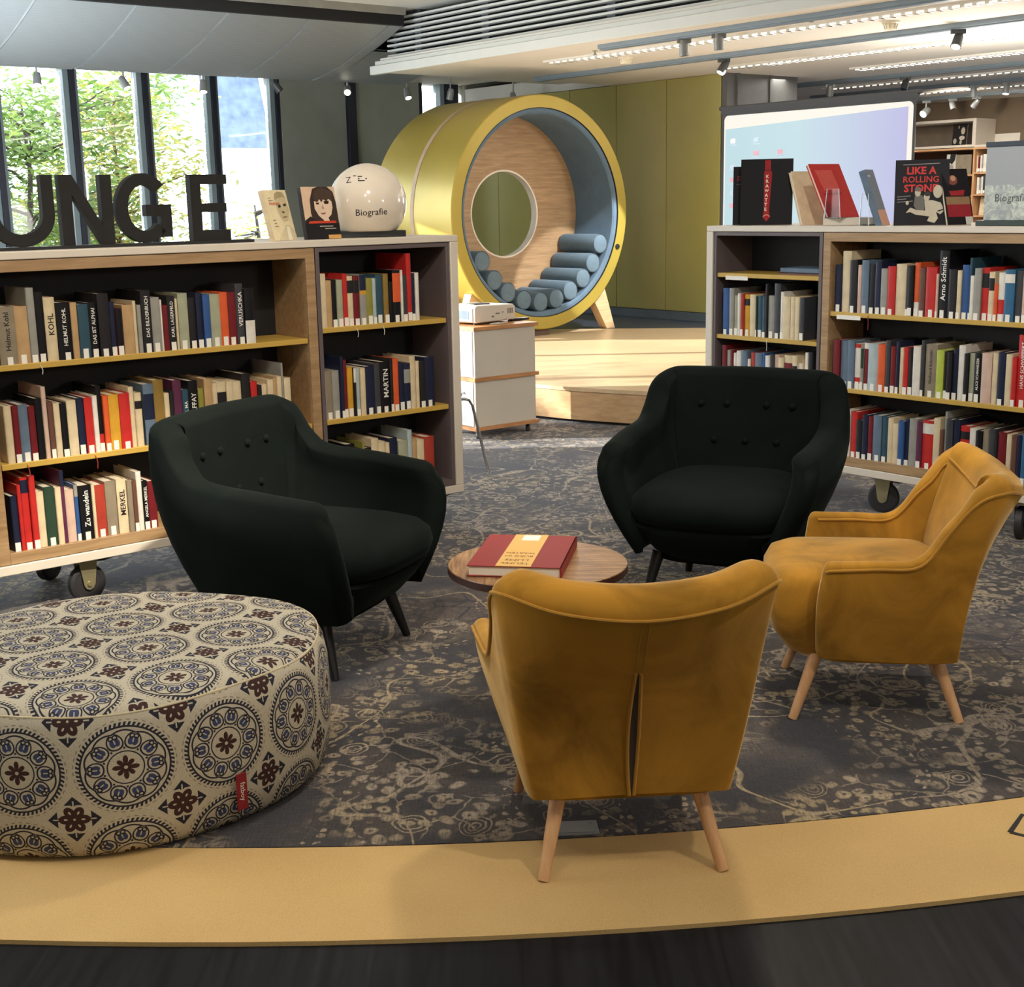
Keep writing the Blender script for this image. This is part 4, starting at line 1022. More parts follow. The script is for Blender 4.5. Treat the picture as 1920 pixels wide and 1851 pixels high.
# ================================================================ round reading tube
T0 = G(-1.935, 3.71, 1.34); aT = GA
t = thing('reading_tube', 'huge yellow reading tube with round wooden window, lying on the stage', 'seating tube', (T0.x, T0.y, .25), aT)
CZ = 1.09; LNG = 1.2; RO, RI = 1.03, .915
ym = M_('tube_yellow', rgb(176, 150, 44), .34, .35); v = ym.coord(); n = ym.noise(v, 1.5, 3); ym.link('Base Color', ym.mix(n.ramp(.3, .7), rgb(174, 154, 66), rgb(190, 166, 76))); ym.set('Coat Weight', .3); ym.set('Coat Roughness', .3)
def ring(prof, name, mat, par, n=128, smooth=35):
    mb = MB(); mb.lathe(prof, n, axis='Y', closed=True); mb.v = [(x, y, z+CZ) for x, y, z in mb.v]; return mb.build(name, mat, par, smooth=smooth)
ring([(RI, 0), (RO-.008, 0), (RO, .008), (RO, .545), (RO, .61), (RO, LNG-.008), (RO-.008, LNG), (RI, LNG)], 'shell', ym.m, t)
BLUE = velvet('blue_grey_felt', rgb(96, 116, 132), .3, (.5, .6, .7), .12, 3)
ring([(.913, .012), (.913, .555), (.885, .555), (.872, .03), (.885, .012)], 'lining', BLUE, t)
ring([(.913, .625), (.913, LNG-.012), (.885, LNG-.012), (.872, LNG-.03), (.885, .625)], 'lining', BLUE, t)
ring([(.914, -.002), (.919, -.002), (.919, .012), (.914, .012)], 'edge_trim', BLK, t)
PW = wood('partition_oak', rgb(150, 118, 84), rgb(186, 152, 112), .5, (1, 3, 14)); RIM_LIT = plain('rim_sunlit', rgb(226, 214, 196), .6)
ring([(.40, .555), (.9125, .555), (.9125, .625), (.40, .625)], 'partition', PW, t)
ring([(.385, .552), (.40, .552), (.40, .628), (.385, .628)], 'window_rim', RIM_LIT, t)  # sunlit brightness of the wooden hole edge is put into its colour
ring([(RO-.002, .555), (RO+.004, .555), (RO+.004, .605), (RO-.002, .605)], 'seam_band', plain('band_oak', rgb(176, 152, 128), .5), t)
for sx, yy in ((.70, .10), (-.70, .10), (.70, LNG-.14), (-.70, LNG-.14)):
    q = 1 if sx > 0 else -1
    MB().prism([(sx-.07*q, .33), (sx+.09*q, .42), (sx+.235*q, .0), (sx+.13*q, .0)], yy-.04, yy+.06).build('leg', OAKL, t, bevel=.004)
MB().box(-.14, .10, .06, .30, 0, .085).build('base_block', wood('block_dark', rgb(84, 66, 54), rgb(110, 88, 72)), t)
MB().cyl((.905, -.012, CZ-.32), (.905, 0, CZ-.32), .024, n=24).build('knob', BLK, t)
cq = [(-60, 'far left bolster, highest on that side'), (-44, 'second bolster from the upper left'), (-30, 'third bolster from the upper left'), (-15.5, 'bolster left of the lowest one'), (-1, 'lowest bolster at the tube bottom'), (13, 'bolster right of the lowest one'), (26.5, 'fourth bolster below the upper right one'), (40.5, 'third bolster from the upper right'), (54, 'second bolster from the upper right'), (68.5, 'highest bolster on the right side')]
BOL = velvet('bolster_felt', rgb(98, 116, 128), .35, (.55, .65, .75), .15, 4)
def bolster_mb(ln=.505, r=.088):
    mb = MB(); mb.lathe([(0, 0), (r*.86, 0), (r*.97, .006), (r, .02), (r, ln-.02), (r*.97, ln-.006), (r*.86, ln), (0, ln)], 36, axis='Y'); return mb
bo = bolster_mb().build('bolster', BOL, smooth=50)
P_ = MB(); P_.lathe([(.0835, .000), (.0855, -.003), (.0875, .000), (.0875, .004)], 36, axis='Y', closed=True); P_.build('piping', plain('piping_grey', rgb(80, 94, 104), .7), bo)
rt = .872-.0885
for i, (an, lb) in enumerate(cq):
    o = bo if i == 0 else copy_tree(bo)
    off = uA*(rt*math.sin(rad(an)))+V3((0, 0, -rt*math.cos(rad(an))))
    o.location = V3((T0.x, T0.y, 1.34))+off+(-uB)*.04; o.rotation_euler = (0, 0, aT)
    tag(o, 'grey blue felt '+lb+', inside the yellow tube', 'bolster', 'bolsters in the reading tube')
for an, lb in ((22, 'grey blue bolster on the far side, seen low through the round window'), (52, 'grey blue bolster on the far side, seen right in the round window')):
    o = copy_tree(bo); off = uA*(rt*math.sin(rad(an)))+V3((0, 0, -rt*math.cos(rad(an))))
    o.location = V3((T0.x, T0.y, 1.34))+off+(-uB)*.64; o.rotation_euler = (0, 0, aT); tag(o, lb, 'bolster', 'bolsters in the reading tube')

# ================================================================ projection screen
t = thing('projection_screen', 'pull-up projection screen showing a pale blue desktop behind right bookcase', 'projection screen', G(-1.58, 5.50, .25), rad(-51))
SW = 1.80; ZT = 1.90
MB().box(-.02, SW+.02, -.05, .07, 0, .09).build('base_case', BLKG, t, bevel=.004)
MB().cyl((SW/2, .05, .09), (SW/2, .05, ZT), .013, n=14).build('support_pole', STEEL, t)
MB().cyl((-.03, .012, ZT-.005), (SW+.03, .012, ZT-.005), .016, n=14).box(-.01, SW+.01, -.004, .012, ZT-.05, ZT).build('top_bar', BLK, t)
MB().box(0, SW, -.002, .002, .09, ZT-.03).build('border', BLK, t)
def rrect(x0, x1, z0, z1, r, n=8):
    P = []
    for cx, cz, a in ((x1-r, z1-r, 0), (x0+r, z1-r, 90), (x0+r, z0+r, 180), (x1-r, z0+r, 270)):
        P += [(cx+r*math.cos(rad(a+90*i/n)), cz+r*math.sin(rad(a+90*i/n))) for i in range(n+1)]
    return P
MB().prism(rrect(.03, SW-.02, .75, ZT-.065, .04), -.004, -.002).build('white_surface', emit('screen_border', rgb(255, 246, 232), .92), t)
m = M_('screen_image', (0, 0, 0), .6); v = m.coord(); sp = m.N.new('ShaderNodeSeparateXYZ'); m.t.links.new(v, sp.inputs[0]); x_ = X(m.t, sp.outputs[0])
c_ = m.mix(x_.ramp(.1, 1.1), rgb(196, 228, 236), rgb(206, 232, 240)); c_ = m.mix(x_.ramp(.75, 1.75), X(m.t, c_), rgb(196, 194, 236)); m.link('Emission Color', X(m.t, c_)); m.set('Emission Strength', .88)
MB().prism([(.045, .80), (SW-.06, .80), (SW-.06, ZT-.10), (.045, ZT-.17)], -.006, -.004).build('projected_image', m.m, t)
IC = (cm(196, 150, 170), cm(170, 190, 210), cm(214, 214, 226))
mb = MB(); rr = random.Random(3)
for i in range(3):
    for j in range(8 if i < 1 else 6):
        x = .10+.24*i; z = ZT-.28-.10*j
        if rr.random() < .2: continue
        mb.box(x, x+.05, -.0068, -.006, z, z+.035, rr.randrange(3)); mb.box(x-.01, x+.065, -.0068, -.006, z-.018, z-.010, 1)
mb.build('desktop_icons', list(IC), t)
# ================================================================ far book area along the brown wall
t = thing('wall_shelf', 'white box shelf high on the brown far wall holding a dark picture book', 'shelf', G(5.40, 2.2, 2.01), rad(-51))
mb = MB().box(0, 1.19, 0, .44, 0, .03).box(0, 1.19, 0, .44, .31, .345).box(1.14, 1.19, 0, .44, .03, .31).box(0, .04, 0, .44, .03, .31); mb.build('box_frame', WHITE, t, bevel=.003)
MB().box(.04, 1.14, .42, .43, .03, .31).build('back_board', plain('shelf_back', rgb(110, 98, 84), .7), t)
o = G(5.40, 2.2+.78, 2.041)+uA*.12
b = dbook('dark picture book standing in the white far shelf box', o, uB, Z1*.97+uB*.16+uA*.1, .20, .26, .02, 'k')
art(b, .20, .26, [((30, 27, 27), [(0, 0), (1, 0), (1, 1), (0, 1)]), ((190, 176, 156), ell(.72, .68, .14, .17)), ((150, 136, 120), ell(.4, .86, .05, .08)), ((196, 184, 168), ell(.68, .35, .2, .1)), ((170, 160, 150), ell(.2, .2, .12, .13)), ((176, 160, 146), ell(.62, .15, .08, .12))])
t = thing('far_bookcase', 'light wood far bookcase under the brown wall at upper right', 'bookcase', G(5.40, 2.2, 0), rad(-51))
for x in (0, 1.17, 1.98): MB().box(x, x+.025, 0, .42, .0, 1.98).build('upright', BEECH, t)
for z in (.05, .35, .65, .93, 1.175, 1.435, 1.70): MB().box(1.195, 1.98, 0, .40, z-.02, z).build('shelf', BEECH, t)
for z in (.05, .35, .65, .93, 1.175, 1.42, 1.68): MB().box(.025, 1.17, 0, .40, z-.02, z).build('shelf', BEECH, t)
MB().box(.0, 2.005, -.01, .42, 1.98, 2.003).build('top_board', BEECH, t)
MB().box(1.19, 2.02, -.015, .42, 2.003, 2.03).build('top_edge', WHITE, t)
MB().box(.025, 1.98, .40, .42, .05, 1.98).build('back_board', plain('far_back', rgb(70, 52, 40), .7), t)
FB = G(5.40, 2.2, 0)
def farow(x, z, spec, where):
    x0 = x; n = len(spec)
    for i, (w, h, c) in enumerate(spec):
        mb = MB().box(0, w-.001, 0, .2, 0, h); o = mb.build('book', bookmat(c), loc=FB+uB*x+uA*.02+V3((0, 0, z)), rz=rad(-51)); tag(o, f'{"thin " if w < .02 else ""}{PAL[c][0]} book, {ordw(i, n)}, {where}', 'book', 'books on the '+where)
        if w > .014: MB().box(w*.1, w*.85, -.002, .001, .008, .045).build('shelf_label', LABELW, o)
        x += w
farow(1.21, 1.702, [(.022, .20, 'c'), (.03, .19, 'm'), (.022, .20, 'w'), (.02, .21, 'g'), (.03, .215, 'w'), (.024, .215, 'w'), (.026, .24, 'c'), (.034, .21, 'T'), (.03, .2, 'c'), (.022, .21, 'w'), (.045, .225, 'R'), (.03, .22, 'o'), (.03, .2, 'w')], 'upper shelf of far bookcase')
farow(1.23, 1.437, [(.03, .2, 'w'), (.03, .19, 'g'), (.024, .21, 'w'), (.03, .22, 'd'), (.026, .21, 'w'), (.03, .22, 'w'), (.026, .2, 'T'), (.03, .21, 'r'), (.03, .2, 'm'), (.022, .21, 'c'), (.04, .2, 'w'), (.03, .2, 'c')], 'middle shelf of far bookcase')
farow(.52, 1.682, [(.05, .16, 'r'), (.04, .15, 'k'), (.05, .16, 'm')], 'far shelf just right of the projection screen')
fb = dbook('cream book propped in the lowest visible far shelf compartment', FB+uB*1.25+uA*.06+V3((0, 0, 1.177)), uB, Z1*.98+uA*.15, .27, .23, .02, 'c')
fb = dbook('black and white picture book below the far white shelf box', FB+uB*.76+uA*.06+V3((0, 0, 1.682)), uB, Z1, .13, .25, .02, 'g')
art(fb, .13, .25, [((206, 202, 190), [(0, 0), (1, 0), (1, 1), (0, 1)]), ((40, 38, 38), [(.4, 1), (.3, .6), (.6, .5), (.9, .7), (1, 1)]), ((150, 146, 140), ell(.5, .3, .3, .2))])
fb = dbook('taupe book propped right of the far picture book', FB+uB*.90+uA*.05+V3((0, 0, 1.682)), uB, Z1, .21, .24, .02, 'T')
s_ = MB().box(0, .36, 0, .01, 0, .11).build('wall_notice', LABELW, loc=G(5.835, 3.37, 2.06), rz=rad(-51)); tag(s_, 'small white notice on the brown wall above the grey sign', 'notice')
# ================================================================ upholstered shells
def shell(keys, zin, sub=6, no=9, nr=9, ni=7, cap=.9):
    """keys for one side, front of arm to centre of back: outer bottom xyz, outer mid xyz, outer top xyz, thickness low, thickness top, rim height.
    returns rows of section points and a function inner(i, t)"""
    p_ = list(keys[-2]); p_[0] *= -1; p_[3] *= -1; p_[6] *= -1
    half = crom(list(keys)+[p_], sub)[:sub*(len(keys)-1)+1]; n = len(half); st = []
    for k in (86, 72, 54, 36, 18):                       # rounded arm front
        a = rad(k); q = list(half[0]); th = q[9:11]; e = max(th)*.5*cap
        for j in (1, 4, 7): q[j] = q[j]+e*math.sin(a)
        sh = (1-math.cos(a))
        for j, tt in ((0, th[0]), (3, th[0]), (6, th[1])): q[j] -= tt*.5*sh
        q[8] -= .028*sh; q[2] += .02*sh; q[9] *= math.cos(a); q[10] *= math.cos(a); q[11] *= math.cos(a); st.append(q)
    st += half; full = [(q, 1) for q in st]+[(q, -1) for q in st[-2::-1]]
    N = len(full); rows = []; T0 = .45
    pos = lambda q, t: V3([q[j]*(1-t)*(T0-t)/T0+q[3+j]*t*(1-t)/(T0*(1-T0))+q[6+j]*t*(t-T0)/(1-T0) for j in range(3)])
    P = [[None]*3 for _ in range(N)]
    def pt(i, t):
        q, s = full[i]; p = pos(q, t); return V3((p.x*s, p.y, p.z))
    nc = len(st)-len(half)
    def inw(i, t):
        k = min(max(i, nc), N-1-nc); a = pt(max(k-1, nc), t); b = pt(min(k+1, N-1-nc), t); d = b-a; d.z = 0
        v = V3((d.y, -d.x, 0)); v.normalize()
        return v
    def inner(i, t):
        q, s = full[i]; th = q[9]*(1-t)+q[10]*t; return pt(i, t)+inw(i, t)*th
    sections = []
    for i in range(N):
        q, s = full[i]; sec = [pt(i, t/(no-1)) for t in range(no)]
        o = sec[-1]; ii = inner(i, 1.); c = (o+ii)/2; hv = (ii-o)/2
        for k in range(1, nr):
            a = math.pi*k/nr; sec.append(c-hv*math.cos(a)+V3((0, 0, q[11]*math.sin(a))))
        for k in range(ni):
            t = 1-k/(ni-1); zz = q[2]+(q[8]-q[2])*t
            p = inner(i, t)
            if p.z < zin: p.z = zin
            sec.append(p)
        sections.append(sec)
    return sections, pt, inner, inw, N
def sel(x, y, rx, ry, n, e):  # superellipse outline
    P = []
    for i in range(n):
        a = 2*math.pi*i/n; c, s = math.cos(a), math.sin(a)
        P.append((x+rx*math.copysign(abs(c)**(2/e), c), y+ry*math.copysign(abs(s)**(2/e), s)))
    return P
def pillow(layers, x, y, rx, ry, e=5, n=64, crown=.01):
    mb = MB(); rows = [[(px, py, z) for px, py in sel(x, y+dy, rx-i, ry-i-abs(dy)*0, n, e)] for z, i, dy in layers]
    z, i, dy = layers[-1]
    for k, f in enumerate((.8, .5, .2)): rows.append([(px, py, z+crown*(1-f*f)) for px, py in sel(x, y+dy, (rx-i)*f, (ry-i)*f, n, e*.8)])
    mb.grid(rows, closev=True, caps=True); return mb
def leg(t, top, foot, r0, r1, m):
    mb = MB(); p0 = V3(top); p1 = V3(foot); N = 8; pts = [p0.lerp(p1, i/N) for i in range(N+1)]; mb.tube(pts, [r0+(r1-r0)*i/N for i in range(N+1)], 18)
    fd = p1+(p1-p0).normalized()*.0; return mb.build('leg', m, t)
# ---------------------------------------------------------------- mustard chairs
MUS = velvet('mustard_velvet', rgb(172, 124, 44), .7, (.95, .76, .44), .42, 3.2)
MUSP = velvet('mustard_piping', rgb(172, 126, 52), .6, (.95, .76, .44), .1, 4)
SLIT = plain('slit_lining', rgb(66, 56, 50), .8)
MK = [  # outer bottom, mid, top, thickness low/top, rim
 (.240, .150, .19, .292, .155, .33, .318, .145, .462, .048, .046, .020),
 (.238, .03, .184, .284, .03, .33, .310, .03, .466, .048, .046, .018),
 (.232, -.085, .18, .272, -.085, .34, .298, -.088, .474, .05, .046, .018),
 (.228, -.150, .18, .266, -.158, .36, .293, -.160, .565, .05, .055, .022),
 (.218, -.200, .18, .256, -.213, .37, .298, -.226, .646, .055, .075, .030),
 (.196, -.216, .182, .230, -.236, .37, .280, -.300, .672, .06, .095, .042),
 (.105, -.220, .185, .125, -.250, .37, .165, -.366, .645, .06, .108, .054),
 (0, -.221, .187, 0, -.254, .37, 0, -.388, .630, .06, .112, .060)]
def mustard(name, label, loc, rz):
    t = thing(name, label, 'armchair', loc, rz)
    S, pt, inner, inw, N = shell(MK, .27)
    mb = MB(); mb.grid(S, closev=True, caps=True); mb.build('upholstered_shell', MUS, t, smooth=60)
    pillow([(.165, .075, -.02), (.19, .045, -.012), (.25, .012, -.004), (.32, .0, 0), (.375, .002, 0), (.408, .014, -.004), (.426, .045, -.008)], 0, .052, .244, .255, 6, crown=.016).build('seat_cushion', MUS, t, smooth=60)
    # piping along the outer top edge and the inner top edge
    MB().tube([pt(i, 1.)-inw(i, 1.)*.002 for i in range(3, N-3)], .0042, 8).tube([inner(i, 1.)+inw(i, 1.)*.002 for i in range(6, N-6)], .0036, 8).build('piping', MUSP, t)
    # open slit down the back with folded edges
    mid = N//2; off = lambda tt, dx, d: pt(mid, tt)+V3((dx, -d, 0))
    ts = [i/16*.72 for i in range(17)]
    wl = lambda tt: .0065*math.sin(math.pi*min(1, (.74-tt)/.74*1.0))+.001
    mb = MB(); mb.grid([[off(q, -.006-wl(q), .0015), off(q, -.002+wl(q), .0015)] for q in ts]); mb.build('back_slit', SLIT, t, fix=False)
    MB().tube([off(q, -.008-wl(q), .003) for q in ts], .004, 8).build('slit_edge', MUSP, t); MB().tube([off(q, wl(q), .003) for q in ts], .004, 8).build('slit_edge', MUSP, t)
    MB().tube([off(q, -.010, .001) for q in (.74, .8, .86, .92, .98)], .0012, 6).tube([off(q, .006, .001) for q in (.74, .8, .86, .92, .98)], .0012, 6).build('back_seam', MUSP, t)
    MB().prism(sel(0, -.02, .215, .185, 40, 6), .172, .188, 'z').build('base_panel', MUS, t)
    for sx in (-1, 1):
        leg(t, (sx*.178, .165, .185), (sx*.2135, .228, .0), .0185, .0125, BEECH); leg(t, (sx*.152, -.160, .185), (sx*.198, -.228, .0), .0185, .0125, BEECH)
    return t
mustard('armchair', 'mustard velvet armchair in front, seen from behind with a slit down its back', (.231, 2.888, .0105), rad(4.5))
mustard('armchair', 'mustard velvet armchair at right, seen from its side facing left', (1.036, 3.71, .012), rad(81.3))
# ---------------------------------------------------------------- dark green armchairs
DGV = velvet('dark_green_velvet', (.0032, .0056, .0047), .08, (.20, .30, .25), .3, 3)
LEGB = plain('leg_black', (.006, .006, .007), .4)
DK = [
 (.262, .245, .185, .372, .285, .40, .390, .245, .560, .090, .095, .03),
 (.270, .080, .175, .390, .080, .40, .402, .060, .578, .090, .095, .03),
 (.265, -.090, .172, .386, -.105, .42, .398, -.130, .596, .090, .10, .03),
 (.252, -.170, .17, .374, -.210, .44, .394, -.205, .645, .09, .10, .028),
 (.235, -.220, .17, .352, -.278, .45, .378, -.268, .735, .09, .10, .03),
 (.180, -.248, .17, .290, -.330, .45, .322, -.348, .764, .09, .11, .034),
 (.090, -.255, .17, .145, -.346, .45, .160, -.384, .768, .09, .12, .034),
 (0, -.258, .17, 0, -.350, .45, 0, -.392, .770, .09, .12, .034)]
def greenchair(label, loc, rz):
    t = thing('armchair', label, 'armchair', loc, rz)
    S, pt, inner, inw, N = shell(DK, .28, cap=1.0)
    mb = MB(); mb.grid(S, closev=True, caps=True); mb.build('upholstered_shell', DGV, t, smooth=70)
    pillow([(.165, .13, -.03), (.20, .08, -.018), (.25, .045, -.008), (.30, .018, 0), (.31, .022, 0)], 0, .045, .305, .325, 3.8, crown=0).build('seat_base', DGV, t, smooth=60)
    pillow([(.308, .045, 0), (.322, .012, 0), (.36, .0, 0), (.395, .006, 0), (.42, .03, 0), (.435, .07, 0)], 0, .045, .295, .335, 3.6, crown=.024).build('seat_cushion', DGV, t, smooth=60)
    mid = N//2
    for row, (tt, xs) in enumerate(((.82, (-.19, -.065, .065, .19)), (.58, (-.13, 0, .13)))):
        for x in xs:
            i = min(range(N), key=lambda k: abs(inner(k, tt).x-x)+(5 if inner(k, tt).y > -.15 else 0)); p = inner(i, tt)+inw(i, tt)*.002
            mb = MB(); v = inw(i, tt); F = frame(p, v.cross(V3((0, 0, 1))), V3((0, 0, 1)))
            prof = [(0, .010), (.006, .0095), (.011, .006), (.0135, 0), (.011, -.004), (0, -.004)]
            mb.lathe(prof, 16, M=F @ Matrix.Rotation(math.pi if F.to_3x3().col[2].dot(v) < 0 else 0, 4, 'X')); mb.build('button', DGV, t)
    MB().prism(sel(0, -.01, .22, .22, 40, 4), .155, .172, 'z').build('base_panel', DGV, t)
    for sx in (-1, 1):
        leg(t, (sx*.20, .17, .18), (sx*.235, .225, .0), .024, .013, LEGB); leg(t, (sx*.17, -.16, .18), (sx*.21, -.225, .0), .024, .013, LEGB)
    return t
greenchair('dark green velvet armchair at left behind the ottoman, showing its buttoned back', (-.668, 4.22, .012), rad(-114))
greenchair('nearly black green armchair at right behind the round table', (.787, 4.79, .012), rad(155))
# ---------------------------------------------------------------- patterned ottoman
m = M_('tile_print_fabric', (.6, .55, .42), .85); uvn = m.N.new('ShaderNodeUVMap'); uvn.uv_map = 'UVMap'; sp = m.N.new('ShaderNodeSeparateXYZ'); m.t.links.new(uvn.outputs[0], sp.inputs[0])
PIT = .226; U_ = X(m.t, sp.outputs[0])/PIT; V_ = X(m.t, sp.outputs[1])/PIT
px = U_.frac()-.5; py = V_.frac()-.5; r = (px*px+py*py).sqrt(); th = py.at2(px)
qx = (U_+.5).frac()-.5; qy = (V_+.5).frac()-.5; r2 = (qx*qx+qy*qy).sqrt(); t2 = qy.at2(qx)
tp = 2*math.pi
navy = r.band(.402, .420).max(r.band(.416, .452)*((th*62+r*60).sin().gt(-.1)))
sc_ = ((th*5).sin().abs()*.022)+.355; navy = navy.max((r-sc_).abs().lt(.0085))
k = th*(10/tp); ph = k-(k+.5).floor(); lx = ph*r*(tp/10); ly = r-.276
e = (lx*lx*1.15+ly*ly).sqrt(); navy = navy.max(e.band(.070, .086)*(1-(lx.abs().lt(.02)*ly.gt(.02))))
navy = navy.max(((lx.abs()-.020)*(lx.abs()-.020)+(ly-.045)*(ly-.045)).sqrt().band(.013, .027))
blob = ((lx.abs()-.018)*(lx.abs()-.018)*1.0+(ly+.004)*(ly+.004)*.5).sqrt().lt(.030)*(1-lx.abs().lt(.006)*ly.gt(-.02))
navy = navy.max(r.band(.160, .173)); navy = navy.max(((px.abs()*0+ph.abs()-.5).abs()*r*(tp/10)).lt(.010)*r.band(.192, .212))
brown = r.lt((th*4).cos().abs().pw(.7)*.075+.028+(th*2).cos().abs()*.02)*(1-r.lt(.012))*r.gt(.018).max(0)
hb = (t2*3).cos().abs(); fl = r2.lt(hb*.050+.098)*(1-((r2-.080)*(r2-.080)+((t2*3).sin()*.055)*((t2*3).sin()*.055)).sqrt().lt(.019))*r2.gt(.012)
brown = brown.max(fl)
ax = qx.abs().max(qy.abs()); ay = qx.abs().min(qy.abs())
arrow = ax.band(.145, .245)*ay.lt((ax*-1+.248)*.95)*(1-ay.lt(.007)*ax.lt(.20))*(1-ay.gt(.02)*ax.lt(.155)); navy = navy.max(arrow)
dots = r.band(.468, .478)*((th*40).sin().gt(0)); dots = dots.max(ax.band(.475, .49)*0)
fine = m.noise(m.coord(), 420, 2); cream = m.mix(fine.ramp(.3, .7), rgb(164, 157, 138), rgb(192, 184, 164)); blue = m.mix(blob, cream, rgb(50, 60, 96))
c1 = m.mix(navy, X(m.t, blue), rgb(26, 26, 42)); c1 = m.mix(brown, X(m.t, c1), rgb(52, 24, 20)); c1 = m.mix(dots*.7, X(m.t, c1), rgb(96, 78, 62)); m.link('Base Color', X(m.t, c1)); m.bump(fine, .15, .002)
OT = m.m; RO_, HO = .545, .362
prof = [(0, .004), (RO_-.07, .0), (RO_-.03, .006), (RO_-.008, .03), (RO_, .09), (RO_+.004, .18), (RO_, .27), (RO_-.008, .316), (RO_-.020, .342), (RO_-.038, .356), (RO_-.075, HO), (RO_-.2, HO+.008), (RO_-.4, HO+.012), (0, HO+.013)]
mb = MB(); nn = 160; rows = []
for i in range(nn):
    a = 2*math.pi*i/nn; w_ = 1+.012*math.sin(3*a+.6)+.006*math.sin(7*a)
    rows.append([(q*w_*math.cos(a), .90*q*w_*math.sin(a), z+(.004*math.sin(5*a) if q > .3 and z > .2 else 0)) for q, z in prof])
mb.grid(rows, closeu=True)
def ouv(co, p):
    if p.center.z > .342 and abs(p.normal.z) > .5 or p.center.z < .01: return (co.x*.97+co.y*.22+.06, co.y*.97-co.x*.22+.03)
    a = math.atan2(co.y/.9, co.x); c = math.atan2(p.center.y/.9, p.center.x)
    if a-c > 3: a -= 2*math.pi
    if c-a > 3: a += 2*math.pi
    return ((a*RO_*.955)+.02, co.z-.222+.113)
OC = (-1.030, 3.255, .0115)
t = thing('ottoman', 'large round ottoman in blue and brown tile patterned fabric at front left', 'ottoman', OC, rad(17.5))
mb.build('cover', OT, t, smooth=60, uv=ouv)
pr = []
for i in range(nn+1):
    a = 2*math.pi*i/nn; w_ = 1+.012*math.sin(3*a+.6)+.006*math.sin(7*a); q = RO_-.0225; pr.append((q*w_*math.cos(a), .90*q*w_*math.sin(a), .3435+.004*math.sin(5*a)))
MB().tube(pr, .0028, 6).build('seam', plain('seam_cream', rgb(196, 184, 152), .8), t)
ta = rad(-62); q = RO_*1.0+.012
F = frame((q*math.cos(ta), .905*q*math.sin(ta)-.002, .100), (0, 0, -1), (-math.sin(ta), math.cos(ta), 0)); F = Matrix.Translation((0, 0, 0)) @ F
tg = MB().box(-.045, .045, -.014, .014, -.0012, .0012).build('fabric_tag', plain('tag_red', rgb(130, 22, 30), .7), t); tg.matrix_local = F
mb = MB(); put_text(mb, 'fatboy', .058, .017, Matrix.Translation((0, 0, .0018))); mb.build('tag_lettering', INKW, tg, smooth=0, fix=False)
# ---------------------------------------------------------------- round table with big red book
t = thing('coffee_table', 'small round walnut coffee table holding the big red book', 'coffee table', (.069, 3.655, .012), 0)
m = M_('walnut_planks', (.3, .2, .1), .32); v = m.coord('Object', (1, 1, 1), (0, 0, .55)); sp = m.N.new('ShaderNodeSeparateXYZ'); m.t.links.new(v, sp.inputs[0])
yy = X(m.t, sp.outputs[0]); xx = X(m.t, sp.outputs[1]); dx = yy.abs()*.8+xx; s1 = m.noise(m.coord('Object', (3, 40, 1), (0, 0, 1.1)), 2.5, 5); s2 = m.noise(m.coord('Object', (40, 3, 1), (0, 0, .9)), 2.5, 5)
sel_ = yy.gt(.0); gmix = s1*sel_+s2*(1-sel_); ln = ((dx*16).frac()).lt(.03)
m.link('Base Color', m.mix(ln*.5, X(m.t, m.mix(gmix.ramp(.35, .68), rgb(112, 76, 46), rgb(176, 136, 92))), rgb(70, 44, 26)))
MB().lathe([(0, .410), (.246, .410), (.2535, .416), (.2545, .434), (.2535, .4365), (0, .4375)], 96).build('table_top', m.m, t, smooth=30)
MB().lathe([(.2530, .4155), (.2556, .4155), (.2556, .4345), (.2530, .4345)], 96, closed=True).build('edge_band', plain('edge_dark', rgb(58, 32, 26), .4), t)
for k in range(3):
    a = rad((15, 132, 255)[k]); f_ = (.205, .165, .19)[k]; leg(t, (.13*math.cos(a), .13*math.sin(a), .41), (f_*math.cos(a), f_*math.sin(a), 0), .016, .010, LEGB)
MB().cyl((0, 0, .395), (0, 0, .411), .17, n=32).build('leg_plate', LEGB, t)
RED = plain('red_cloth', rgb(138, 30, 30), .55, var=.05)
W, D, Hh = .262, .350, .031
t = thing('book', 'large red book with yellow cover band lying upside down on the round table', 'book', (.190, 3.822, .4499), rad(170))
MB().box(0, W, 0, D, 0, .003).box(0, W, 0, D, Hh-.003, Hh).box(0, .005, 0, D, 0, Hh).build('cover', RED, t, bevel=.0012)
MB().box(.005, W-.005, .005, D-.005, .003, Hh-.003).build('page_block', PAPER, t)
MB().box(.084, .182, -.0006, D+.0006, Hh, Hh+.0012).build('cover_band', plain('band_yellow', rgb(222, 176, 92), .5, var=.03), t)
mb = MB()
for s_, y_, w_ in (('TEUFEL', .322, .080), ('LUMS', .286, .066), ('BURG IN', .246, .078), ('WARTEN', .212, .082)): put_text(mb, s_, w_, .026, Matrix.Translation((.133, y_, Hh+.0016)))
mb.build('cover_lettering', plain('band_ink', rgb(120, 60, 30), .6), t, smooth=0, fix=False)
MB().box(.105, .155, .010, .070, Hh+.0012, Hh+.0018).build('label_sticker', LABELW, t)
